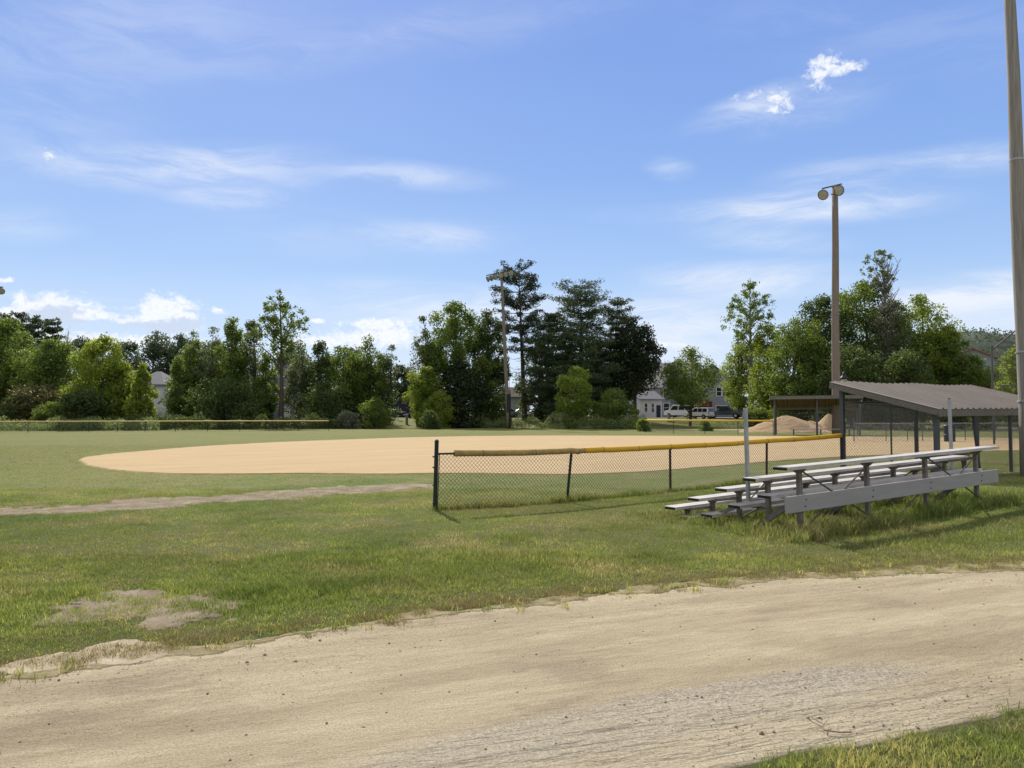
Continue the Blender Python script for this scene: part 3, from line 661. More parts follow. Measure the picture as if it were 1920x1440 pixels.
for k in range(1, 6):
    D = (5-k)*TREAD; plank('seat_plank', L0 + random.uniform(-.015,.015), L1 + random.uniform(-.02,.02), D, ztop(k))
    if k >= 3: plank('foot_plank', L0 + random.uniform(-.015,.015), L1 - random.uniform(.0,.06), D + .2823, ztop(k) - .4024)
plank('foot_plank', L0 + .1, L1, 3.6*TREAD, .035)
for i in range(4):
    fr = MB(); x = i*SP
    for k in range(1, 6):
        D = (5-k)*TREAD; g = ztop(k) - .045
        fr.bar((x, D, -.15), (x, D, g - .05), .062, .062, up=(0,1,0))
        fr.add([(x-.03, D-.11, g), (x+.03, D-.11, g), (x+.03, D+.11, g), (x-.03, D+.11, g), (x-.03, D-.05, g-.06), (x+.03, D-.05, g-.06), (x+.03, D+.05, g-.06), (x-.03, D+.05, g-.06)],
               [(0,1,2,3),(7,6,5,4),(0,4,5,1),(1,5,6,2),(2,6,7,3),(3,7,4,0)])
        if k >= 3:
            zf = ztop(k) - .4024 - .047; fr.bar((x + .056, D, zf - .02), (x + .056, D + .40, zf - .02), .04, .04)
        if k > 1: fr.bar((x - .056, D, ztop(k) - .17), (x - .056, D + TREAD, ztop(k-1) - .075), .035, .045)
    fr.build('frame', M_FRAME, bl, bevel=.004)
    br = MB(); br.bar((x - .1, .04, .42), (x - .1, 1.4*TREAD, -.05), .045, .07); br.bar((x - .1, 2*TREAD, .25), (x - .1, 3.4*TREAD, -.05), .045, .05); br.build('diagonal_brace', M_FRAME, bl)
for i in (0, 2):
    x0, x1 = i*SP, (i+1)*SP
    for a, b in (((x0, -.045, .05), (x1, -.045, .84)), ((x1, -.06, .06), (x0, -.06, .84))):
        MB().tube([a, b], .012, 6).build('cross_rod', M_BRACE, bl)
    MB().tube([(x0, TREAD*2+.05, .05), (x1, TREAD*2+.05, .46)], .012, 6).build('cross_rod', M_BRACE, bl)
MB().tube([(1.5*SP, -.05, .06), (2*SP, -.05, .45)], .012, 6).build('cross_rod', M_BRACE, bl)
MB().tube([(-.12, .74, .42), (.12, .60, .70)], .014, 6).build('cross_rod', M_SILVER, bl)
bd = MB().box(L0 + .01, L1, -.085, -.047, .30, .525); bdo = bd.build('back_board', M_BOARD, bl, bevel=.006)
for i in range(4):
    for z in (.37, .46): MB().tube([(i*SP + .02*(z > .4), -.086, z), (i*SP + .02*(z > .4), -.094, z)], .011, 8).build('bolt', M_BRACE, bdo)
for xx, z0, z1 in ((-.175, .40, 1.72), (5.32, .30, 1.75)):
    mb = MB().box(xx - .024, xx + .024, .74 - .024, .74 + .024, z0, z1); o = mb.build('upright_post', M_SILVER, bl, bevel=.004)
    MB().tube([(xx, .74, z1), (xx, .74, z1 + .02)], .02, 8).build('cap', M_BLACKPOST, o)
# long grass and weeds under and round the bleacher
def tallgrass():
    r = np.random.default_rng(91); n = 2600; L = r.uniform(-.9, 5.9, n); D = r.uniform(-.55, 2.7, n)
    k = r.uniform(0, 1, n) < np.where(D < .5, 1.0, .55)*np.where(L < -.2, .55, 1); L, D = L[k], D[k]; c, s = math.cos(TH), math.sin(TH)
    x = 3.966 + L*c - D*s; y = 10.634 + L*s + D*c
    h = .09 + .13*vnoise(x, y, .4, 92)*(D < 1.6); tn = np.clip(.18 + .4*vnoise(x, y, .5, 93), 0, 1)
    blades('tall_grass', x, y, h, np.full(len(x), .009), np.full(len(x), .05), 12, r, tn)
    # fringe at the fence foot
    X = []; Y = []
    for i in range(4):
        m = 260; f = r.uniform(0, 1, m); p, q = fp[i], fp[i+1]; X.append(p.x + (q.x-p.x)*f + r.normal(0,.05,m)); Y.append(p.y + (q.y-p.y)*f + r.normal(0,.05,m))
    X = np.concatenate(X); Y = np.concatenate(Y)
    blades('tall_grass', X, Y, .07 + .09*vnoise(X, Y, .5, 94), np.full(len(X), .010), np.full(len(X), .04), 8, r, np.full(len(X), .4))
    # loose weed tufts at the road edge
    n = 200; s_ = r.uniform(-4, 8.5, n); t_ = np.interp(s_, S, up) + r.normal(.02, .10, n); x = s_*RU[0] + t_*RV[0]; y = s_*RU[1] + t_*RV[1]
    blades('tall_grass', x, y, r.uniform(.025, .07, n), np.full(n, .006), np.full(n, .025), 14, r, r.uniform(.3, .95, n), lift=.008)
tallgrass()

# ------------------------------------------------------------------ dugouts
def ribbed(corner, e, g, Le, Lg, drop, pitch=.29, rise=.03, tilt=0.0):
    mb = MB(); n = int(Le/pitch); xs = []
    for i in range(n):
        o = i*pitch; xs += [(o, 0), (o + pitch*.62, 0), (o + pitch*.72, rise), (o + pitch*.86, rise), (o + pitch*.96, 0)]
    xs.append((n*pitch, 0)); m = 9; vs = []; fs = []
    for j in range(m):
        f = j/(m-1)
        for (x, z) in xs: vs.append(corner + e*x + g*(Lg*f) + Vector((0, 0, z - drop*f + tilt*x + .015*math.sin(x*1.9)*(1-f))))
    k = len(xs)
    for j in range(m-1):
        for i in range(k-1): fs.append((j*k+i, j*k+i+1, (j+1)*k+i+1, (j+1)*k+i))
    # underside for thickness
    b = len(vs); vs += [v + Vector((0, 0, -.012)) for v in vs]
    fs += [tuple(i + b for i in reversed(f)) for f in list(fs)]
    for i in range(k-1): fs.append((i+1, i, i+b, i+1+b)); q = (m-1)*k; fs.append((q+i, q+i+1, q+i+1+b, q+i+b))
    for j in range(m-1): fs.append((j*k, (j+1)*k, (j+1)*k+b, j*k+b)); fs.append(((j+1)*k+k-1, j*k+k-1, j*k+k-1+b, (j+1)*k+k-1+b))
    return mb.add(vs, fs)
def dugout_near():
    A = Vector((8.5, 19.8, 0)); tilt = .008
    root = thing('dugout', 'near dugout with brown ribbed metal shed roof behind the bleacher', 'dugout', (A.x, A.y, .12))
    E, Gv = DE, DG; W = 7.3; dep = 2.36; z0 = .12
    ca = Vector((-.25*E.x - .2*Gv.x, -.25*E.y - .2*Gv.y, 2.48 - z0)); LW = 7.82; LG = 2.74; drop = .715
    ribbed(ca, E, Gv, LW, LG, drop, tilt=tilt).build('roof', M_ROOF, root)
    H = lambda s, d: (2.48 - z0) - drop*(d + .2)/LG + tilt*s        # roof height over (s along, d deep)
    P = lambda s, d, z=0.0: E*s + Gv*d + Vector((0, 0, z))
    # rake board, fascia, rafters, purlins
    for s in (-.24, LW - .27): MB().bar(P(s, -.19, H(s, -.19) - .09), P(s, LG - .22, H(s, LG-.22) - .09), .04, .13).build('rake_board', M_TIMBER, root)
    MB().bar(P(-.22, LG - .23, H(0, LG-.23) - .10), P(LW - .29, LG - .23, H(LW, LG-.23) - .10), .04, .17).build('fascia', M_TIMBER, root)
    MB().bar(P(-.2, -.16, H(0, -.16) - .10), P(LW-.3, -.16, H(LW, -.16) - .10), .04, .15).build('fascia', M_TIMBER, root)
    for i in range(1, 9):
        s = -.22 + i*(LW - .1)/9; MB().bar(P(s, -.13, H(s, -.13) - .085), P(s, LG - .26, H(s, LG-.26) - .085), .038, .11).build('rafter', M_TIMBER, root)
    fr = [0, 3.6, 7.2]; bk = [0, 3.75, 7.2]
    for s in fr: MB().bar(P(s, 0, -.3), P(s, 0, H(s, 0) - .15), .10 if s == 0 else .085, .10 if s == 0 else .085, up=E).build('post', M_DPOST, root, bevel=.008)
    for j, s in enumerate(bk): MB().bar(P(s, dep, -.3), P(s, dep, H(s, dep) - .15), .10 if j == 0 else .07, .12 if j == 0 else .07, up=E).build('post', M_DPOST, root, bevel=.008)
    MB().tube([P(.05, 1.25, -.1), P(.05, 1.25, H(0, 1.2) - .16)], .022, 8).build('mesh_post', M_DPOST, root)
    mb = MB(); chain(P(0, 0), P(0, dep), .02, 1.83, .02, 1.58, .055, .0032, mb); mb.build('end_mesh', M_WIREG, root)
    mb = MB(); chain(P(0, dep + .05), P(7.2, dep + .05), .02, 1.60, .02, 1.66, .055, .0032, mb); mb.build('back_mesh', M_WIREG, root)
    mb = MB(); chain(P(0, -.05), P(4.6, -.05), .02, 1.83, .02, 1.86, .055, .0032, mb); mb.build('front_mesh', M_WIREG, root)
    mb = MB(); chain(P(7.2, 0), P(7.2, dep), .02, 1.83, .02, 1.6, .055, .0032, mb); mb.build('end_mesh', M_WIREG, root)
    rl = MB(); rl.tube([P(0, 0, 1.84), P(0, dep, 1.6)], .018, 8); rl.tube([P(0, dep + .05, 1.60), P(7.2, dep + .05, 1.66)], .018, 8); rl.tube([P(0, -.05, 1.84), P(4.6, -.05, 1.87)], .018, 8)
    rl.build('mesh_rail', M_DPOST, root)
    MB().tube([P(3.3, dep - .55, -.05), P(3.05, dep - .62, H(3, dep-.6) - .12)], .035, 8).build('leaning_post', M_DPOST, root)
    return root, P
dug, DP = dugout_near()
bn = thing('bench', 'plain wooden player bench inside the near dugout', 'bench', (8.5, 19.8, .12))
bn.rotation_euler = (0, 0, 0)
MB().bar(DP(1.2, 1.55, .48), DP(3.2, 1.55, .50), .30, .045).build('seat', M_BROWNWOOD, bn, bevel=.006)
for s in (1.4, 3.0):
    l = MB(); l.bar(DP(s, 1.55, -.05), DP(s, 1.55, .46), .10, .06, up=DE); l.bar(DP(s, 1.42, .43), DP(s, 1.68, .44), .06, .05); l.bar(DP(s - .22, 1.55, .44), DP(s, 1.55, .2), .05, .05); l.build('leg', M_BROWNWOOD, bn)
def dugout_far():
    a = on(1452, 64); root = thing('dugout', 'far dugout with open timber front on the opposite side of the infield', 'dugout', a)
    z0 = a.z; e = Vector((.995, -.10, 0)); g = Vector((.10, .995, 0)) + Vector((.28, 0, 0)); W = 6.8; dep = 2.8
    P = lambda s, d, z=0.0: e*s + g*d + Vector((0, 0, z)); hf = 3.12; hb = 2.35
    H = lambda d: hf - (hf - hb)*d/dep
    ribbed(P(-.4, -.35, hf + .16), e, g, W + .7, dep + .7, (hf-hb)*1.22).build('roof', M_BROWNWOOD, root)
    MB().bar(P(-.38, -.36, hf - .02), P(W + .3, -.36, hf + .06), .05, .27).build('fascia', M_TIMBER_G, root)
    for s in (-.36, W + .26): MB().bar(P(s, -.3, hf + .03), P(s, dep + .3, hb - .12), .045, .2).build('rake_board', M_TIMBER_G, root)
    for i in range(9): s = i*W/8; MB().bar(P(s, -.3, hf + .04), P(s, dep + .25, hb - .05), .05, .14).build('rafter', M_TIMBER, root)
    for d_ in (.5, 1.3, 2.1): MB().bar(P(-.3, d_, H(d_) + .1), P(W + .2, d_, H(d_) + .1), .12, .03).build('purlin', M_TIMBER, root)
    for s in (0, 3.4, 6.8): MB().bar(P(s, 0, -.2), P(s, 0, hf - .1), .12, .12, up=e).build('post', M_DPOST, root)
    for s in (0, 3.4, 6.8): MB().bar(P(s, dep, -.2), P(s, dep, hb - .1), .10, .10, up=e).build('post', M_DPOST, root)
    MB().bar(P(0, dep, hb - .12), P(W, dep, hb - .12), .1, .16).build('back_beam', M_TIMBER, root)
    mb = MB(); chain(P(0, dep), P(W, dep), .02, 2.0, .02, 2.0, .1, .006, mb); mb.build('back_mesh', M_WIRE, root)
    mb = MB(); chain(P(0, 0), P(0, dep), .02, 2.4, .02, 2.1, .1, .006, mb); mb.build('end_mesh', M_WIRE, root)
    return a, P
fa, FP = dugout_far()
bf = thing('bench', 'long pale bench inside the far dugout', 'bench', fa)
MB().bar(FP(1.2, .9, .50), FP(6.2, .9, .50), .32, .06).build('seat', M_SILVER, bf)
for s in (1.5, 3.7, 6.0): MB().bar(FP(s, .9, -.05), FP(s, .9, .47), .08, .08, up=(1,0,0)).build('leg', M_DPOST, bf)
# trash bin on the far side of the infield
tb = thing('trash_bin', 'dark round litter barrel beside the grey fence', 'bin', on(1779, 47.5))
MB().lathe([(.27,0),(.31,.05),(.32,.4),(.34,.42),(.34,.46),(.32,.48),(.33,.88),(.35,.90),(.34,.94),(0,.95)], 20).build('barrel', mat('bin_plastic', (.022,.026,.034), .5), tb, smooth=False)
MB().lathe([(.35,.93),(.36,1.0),(.30,1.06),(.12,1.1),(0,1.1)], 20).build('lid', M_BLACK, tb)

# ------------------------------------------------------------------ light poles
def floodlight(root, p, face, tilt, r, arm_top):
    m = Matrix.Translation(p) @ Matrix.Rotation(face, 4, 'Z') @ Matrix.Rotation(math.radians(tilt), 4, 'X')
    # local: beam along -Y
    mm = m @ Matrix.Rotation(math.pi/2, 4, 'X')
    sh = MB().lathe([(r*1.04, r*.42),(r, r*.40),(r*.98, .25*r),(r*.75, -.15*r),(r*.42, -.5*r),(r*.26, -.75*r),(r*.26, -1.05*r),(0, -1.08*r)], 20, mm).build('floodlight', M_LAMPSHELL, root, smooth=True)
    MB().lathe([(r*.985, r*.36),(r*.6, r*.39),(0, r*.41)], 20, mm).build('lens', M_LENS, sh)
    rim = MB(); rim.tube([mm @ Vector((r*1.03*math.cos(a), r*1.03*math.sin(a), r*.42)) for a in np.linspace(0, 2*math.pi, 21)], r*.055, 6); rim.build('rim', M_BLACK, sh)
    br = MB(); br.tube([Vector(arm_top), Vector(p) + (Vector(arm_top)-Vector(p))*.3], r*.06, 6); br.build('bracket', M_BLACK, sh)
def pole(name, label, base, top, r0, r1, m=M_WOOD_POLE, group=None):
    root = thing(name, label, 'light pole', base, group=group); b = Vector(base); t = Vector(top) - b
    k = 9; pts = [t*(i/(k-1)) + Vector((math.sin(i*1.3)*.02, 0, 0)) for i in range(k)]; pts[0].z -= .4
    MB().tube(pts, [r0 + (r1-r0)*i/(k-1) for i in range(k)], 16).build('pole', m, root, smooth=True); return root, t
pb = on(953.5, 99); pt_ = at(940, 513, 98.5)
lp, t = pole('light_pole', 'tall wooden pole in far outfield carrying a row of six floodlights', pb, pt_, .26, .16)
a0 = at(912, 516.5, 98) - pb; a1 = at(958, 507, 99.5) - pb
MB().bar(a0, a1, .12, .12).build('crossarm', M_BRACE, lp)
for j, (u, v, fz_, tl_) in enumerate(((916,523,-70,22),(922.5,521,-55,24),(929.5,519,-30,20),(939,516,10,16),(948,514,28,16),(957.5,511.5,35,15))):
    p = at(u, v, 98.3 - .0*j) - pb; floodlight(lp, p, math.radians(fz_), tl_, .36, p + Vector((0, .1, .55)))
MB().box(-.24, .30, -.42, -.30, 2.1, 4.4).build('meter_box', M_BLACK, lp)
MB().tube([Vector((.12,-.32,4.4)), Vector((.05,-.27,8))], .03, 6).build('conduit', M_BRACE, lp)
MB().tube([Vector((0,0,-.1)), Vector((-.03,0,2.3))], .275, 16).build('creosote_base', mat('tarred_wood', (.012,.010,.010), .9), lp, smooth=True)
pb = on(1566.5, 66); pt_ = at(1565.5, 349, 66)
lp2, t = pole('light_pole', 'tall wooden pole beside the far dugout with two floodlights', pb, pt_, .36, .25)
c = at(1566, 352, 65.6) - pb
MB().bar(at(1542, 353.6, 65.2) - pb, at(1578, 345, 66.8) - pb, .09, .12).build('crossarm', M_BRACE, lp2)
MB().bar(at(1558, 364.5, 65.55) - pb, at(1572, 364.5, 65.55) - pb, .06, .07).build('lower_bracket', M_BRACE, lp2)
for (u, v, fz_, tl_) in ((1544.5,364.5,-42,26),(1571.5,357.5,6,14)):
    p = at(u, v, 65.0) - pb; floodlight(lp2, p, math.radians(fz_), tl_, .42, p + Vector((.05, .4, .55)))
MB().tube([at(1561.2, 368, 65.6) - pb, at(1562, 386, 65.6) - pb], .05, 6).build('conduit', M_SILVER, lp2)
Yn = 18.6
pb = at(1932, 897, Yn); pb.z = float(T(pb.x, pb.y)); pt_ = at(1893, 0, Yn); pt_ = pb + (pt_ - pb)*1.12
lp3, t = pole('light_pole', 'thick weathered wooden pole at the right edge beside the near dugout', pb, pt_, .215, .115, M_WOOD_POLE2)
for v in (660, 752, 300):
    zc = (at(1900, v, Yn).z - pb.z)/t.z; c = t*zc; r = .215 - .10*zc
    MB().tube([c - Vector((0,0,.02)), c + Vector((0,0,.02))], r + .006, 18).build('band', M_SILVER, lp3)
# pole beyond the left edge, only its outer floodlight reaches into view
pb = on(-34, 82); pt_ = at(-30, 528, 82)
lp4, t = pole('light_pole', 'floodlight pole standing just past the left edge of the outfield', pb, pt_, .28, .2)
MB().bar(at(-62, 536, 81) - pb, at(6, 538.5, 82) - pb, .11, .11).build('crossarm', M_BRACE, lp4)
for u in (-56, -40, -18, 2.5):
    p = at(u, 545, 81.6) - pb; floodlight(lp4, p, math.radians(20), 26, .36, p + Vector((0, .2, .42)))

# backstop at home plate
bp0 = on(1862, 43); bs = thing('backstop', 'tall grey backstop frame with angled overhang behind home plate', 'backstop', bp0)
topz = at(1862, 648, 43).z - bp0.z; ex = Vector((1, .12, 0)); hang = Vector((-.15, -1.6, 0))
for i in range(3):
    p = ex*(3.0*i); MB().tube([p + Vector((0,0,-.2)), p + Vector((0,0,topz))], .055, 10).build('post', M_DPOST, bs)
    q = at(1905, 619, 41.5) - bp0 + ex*(3.0*i); MB().tube([p + Vector((0,0,topz-.25)), q], .045, 8).build('overhang_arm', M_DPOST, bs)
rl = MB(); rl.tube([Vector((0,0,topz-.05)), ex*6 + Vector((0,0,topz-.05))], .035, 8); rl.tube([Vector((0,0,topz*.6)), ex*6 + Vector((0,0,topz*.6))], .025, 8); rl.build('rail', M_DPOST, bs)
mb = MB(); chain(Vector((0,0,0)), ex*6, .05, topz, .05, topz, .10, .0035, mb); mb.build('backstop_mesh', M_WIRE, bs)

# sand piles by the far dugout
def heap(name, label, u, vtop, Y, rx, ry, seed):
    g = on(u, Y); h = at(u, vtop, Y).z - g.z; r = np.random.default_rng(seed); n = 48; a = np.linspace(0, 2*np.pi, n, endpoint=False); rr = np.linspace(0, 1, 22)
    ph = r.uniform(0, 6.3, 5); A, R = np.meshgrid(a, rr); wv_ = 1 + sum(.07/(k+1)*np.sin((k+2)*A + ph[k]) for k in range(4))
    X = rx*R*np.cos(A)*wv_; Y_ = ry*R*np.sin(A)*wv_; Z = h*((1-R)**1.0*.55 + .45*np.cos(R*np.pi/2)**1.6)*(1 + .05*np.sin(5*A+ph[4])*R) + r.normal(0,.03,R.shape)*(R>0)*(R<.97); Z[0] = h; Z[-1] = -.1
    V = np.stack([X.ravel(), Y_.ravel(), Z.ravel()], 1); FN = [(i*n+k, i*n+(k+1) % n, (i+1)*n+(k+1) % n, (i+1)*n+k) for i in range(21) for k in range(n)]
    o = nmesh(name, V, np.array(FN)[:, ::-1], 4, M_SAND, smooth=True); o.location = g; tag(o, label, 'sand pile', 'sand piles behind the far dugout')
heap('sand_pile', 'wide tan sand pile spilling left of the far dugout', 1474, 779, 76, 4.6, 3.0, 1)
heap('sand_pile', 'low middle sand pile between two larger ones behind the far dugout', 1520, 789, 77, 2.4, 2.0, 4)
heap('sand_pile', 'steep sand pile behind the right half of the far dugout', 1553, 776, 77, 1.75, 2.2, 2)

# ------------------------------------------------------------------ trees
def basis(n, rg, updir=0.0):
    a = rg.normal(0, 1, (n, 3)); a /= np.linalg.norm(a, axis=1, keepdims=True)
    b = rg.normal(0, 1, (n, 3)); b -= a*(a*b).sum(1, keepdims=True); b /= np.linalg.norm(b, axis=1, keepdims=True); return a, b
def leafquads(C, size, rg, asp=.55):
    n = len(C); a, b = basis(n, rg); a *= (size*rg.uniform(.6, 1.3, n)*.5)[:, None]; b *= (size*asp*rg.uniform(.7, 1.2, n)*.5)[:, None]
    V = np.stack([C - a, C + b, C + a, C - b], 1).reshape(-1, 3); return V, np.arange(n*4).reshape(-1, 4)
LEAF = {
 'mid':   leafmat('leaf_mid_green', (.050,.084,.018), (.140,.190,.042), .46),
 'bright':leafmat('leaf_bright_green', (.082,.128,.020), (.215,.265,.052), .5),
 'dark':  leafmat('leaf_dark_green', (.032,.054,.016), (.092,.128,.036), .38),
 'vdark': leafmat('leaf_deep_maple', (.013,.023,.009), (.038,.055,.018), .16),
 'pale':  leafmat('leaf_pale_birch', (.060,.082,.036), (.150,.175,.080), .4),
 'pine':  leafmat('pine_needles', (.026,.046,.020), (.085,.118,.048), .2),
 'red':   leafmat('needles_red_pine', (.018,.032,.017), (.052,.074,.036), .14),
 'far':   leafmat('leaf_far_wood', (.042,.064,.036), (.090,.120,.060), .3),
 'grey':  leafmat('leaf_greyish', (.055,.060,.040), (.115,.118,.075), .2),
 'olive': leafmat('leaf_olive_red', (.055,.056,.020), (.120,.118,.036), .25),
 'silver':leafmat('leaf_silvery', (.075,.090,.060), (.190,.205,.140), .25)}
PROF = {
 'round': [(.04,.62),(.15,.86),(.35,1),(.55,1.0),(.75,.88),(.9,.64),(1,.26)],
 'dome':  [(.26,.5),(.38,.95),(.5,1),(.7,.9),(.86,.62),(1,.15)],
 'column':[(.05,.60),(.2,.85),(.4,1),(.6,.92),(.78,.66),(.92,.34),(1,.06)],
 'spire': [(.03,.8),(.2,1),(.45,.85),(.7,.6),(.88,.3),(1,.04)],
 'airy':  [(.40,.22),(.52,.58),(.66,.95),(.78,1),(.90,.66),(1,.14)],
 'broad': [(.05,.62),(.2,.9),(.4,1),(.65,.98),(.82,.84),(.93,.58),(1,.22)],
 'bush':  [(0,.9),(.25,1),(.55,1.0),(.8,.82),(.93,.55),(1,.25)],
 'tuft':  [(.74,.35),(.82,.9),(.9,1),(.97,.72),(1,.3)]}
SEED = [100]
def tree(name, label, kind, u, vtop, Y, hw, leaf='mid', n=6500, clumps=60, ls=.36, cat='tree', bark=None, dead=0, gap=1.0, lean=0.0, base_u=None, group=None, rcs=1.0, vbase=None):
    SEED[0] += 1; rg = np.random.default_rng(SEED[0]); g = on(base_u or u, Y)
    H = at(u, vtop, Y).z - g.z; R = hw/F*Y; pr = np.array(PROF[kind]); lx = (u - (base_u or u))/F*Y
    root = thing(name, label, cat, g, group=group)
    # lumpy outline
    ph = rg.uniform(0, 6.3, (4,)); 
    tt = rg.uniform(pr[0,0], 1, clumps*6); w = np.interp(tt, pr[:,0], pr[:,1]); k = rg.uniform(0, 1, len(tt)) < (w/1.0)**1.2; tt = tt[k][:clumps]; w = w[k][:clumps]
    nC = len(tt); an = rg.uniform(0, 2*np.pi, nC)
    def outline(t, a): return np.interp(t, pr[:,0], pr[:,1])*(1 + .15*np.sin(2*a + ph[0] + t*6) + .12*np.sin(3*a + ph[1] - t*10) + .11*np.sin(t*21 + ph[2] + a) + .08*np.sin(t*37 + ph[3] + 2*a))
    w = outline(tt, an); rc = R*(.30 if kind in ('column','spire','airy') else .25)*rg.uniform(.6, 1.3, nC)*rcs*(60/clumps)**.3
    rad = np.maximum(R*w*rg.uniform(.1, 1, nC)**.5 - rc*.35, 0)
    zc = np.minimum(tt*H, H - rc*.5)
    C = np.stack([rad*np.cos(an) + lx*tt, rad*np.sin(an), zc], 1)
    C[0] = (lx, 0, H - rc[0]*.6)
    n = int(n*(2.3 if kind == 'broad' else 1.8)); nf = int(n*(.10 if kind in ('airy', 'tuft') else .36)); nc = n - nf
    wgt = rc**2; wgt = wgt/wgt.sum(); idx = rg.choice(nC, nc, p=wgt)
    dv = rg.normal(0, 1, (nc, 3)); dv /= np.linalg.norm(dv, axis=1, keepdims=True); rr = rg.uniform(0, 1, nc)**.5*gap
    P1 = C[idx] + dv*(rr*rc[idx])[:, None]*np.array((1.1, 1.1, .95))
    tf = rg.uniform(pr[0,0], 1, nf*5); k = rg.uniform(0, 1.1, len(tf)) < np.interp(tf, pr[:,0], pr[:,1])**2; tf = tf[k]; af = rg.uniform(0, 2*np.pi, len(tf))
    rf = R*outline(tf, af)*rg.uniform(0, 1, len(tf))**.42*.97; P2 = np.stack([rf*np.cos(af) + lx*tf, rf*np.sin(af), tf*H*.985], 1)
    q = P2/(R*.42); hol = np.sin(q[:,0]*2.1+ph[0]+np.sin(q[:,2]*1.7))+np.sin(q[:,1]*2.3+ph[1]+np.sin(q[:,0]*1.9))+np.sin(q[:,2]*2.6+ph[2]+np.sin(q[:,1]*1.6)); P2 = P2[hol > -.55][:nf]
    P = np.concatenate([P1, P2]); n = len(P); P += rg.normal(0, .03*R, (n, 3)); P[:, 2] = np.maximum(P[:, 2], .05)
    idx = np.concatenate([idx, rg.integers(0, nC, n - nc)])
    V, FN = leafquads(P, np.full(n, ls), rg)
    ctint = rg.uniform(0, 1, nC); tn = np.clip(.25 + .5*ctint[idx] + rg.normal(0, .16, n), 0, 1)
    nmesh('crown', V, FN, 4, LEAF[leaf], root, {'tint': np.repeat(tn, 4)})
    tr = MB(); r0 = max(.10, .018*H); bk = bark or M_BARK
    bend = rg.normal(0, .018*H, 2)
    ctr = lambda f: Vector((lx*f + bend[0]*math.sin(f*3), bend[1]*math.sin(f*2.4), H*f))
    tr.tube([ctr(f) - Vector((0,0,.3*(f == 0))) for f in np.linspace(0, .96, 8)], [r0*(1.15 - f*1.12) for f in np.linspace(0, .96, 8)], 7)
    order = rg.permutation(nC)[:min(nC, 34)]
    for i in order:
        c = Vector(C[i]); d = math.hypot(c.x - lx*tt[i], c.y); f0 = max(.08, min(.9, (c.z - .75*d - .4)/H)); s = ctr(f0); mid = s.lerp(c, .55) + Vector((0, 0, .06*d))
        rb = r0*(.42*(1 - f0) + .08); tr.tube([s, mid, c], [rb, rb*.55, rb*.2], 4)
    for i in range(dead):
        f0 = rg.uniform(.60, .84); a = rg.uniform(0, 6.3); s = ctr(f0); L = H*rg.uniform(.08, .18); d = Vector((math.cos(a)*.55, math.sin(a)*.55, .85))
        e = s + d*L; tr.tube([s, s.lerp(e, .5) + Vector((rg.normal(0,.1),0,0)), e], [.07, .05, .02], 4)
        for q in range(4): m_ = s.lerp(e, rg.uniform(.3, .9)); tr.tube([m_, m_ + Vector((rg.normal(0,.4), rg.normal(0,.4), rg.uniform(.3,1.0)))*L*.4], [.03, .012], 3)
    tr.build('trunk', bk, root)
    return root
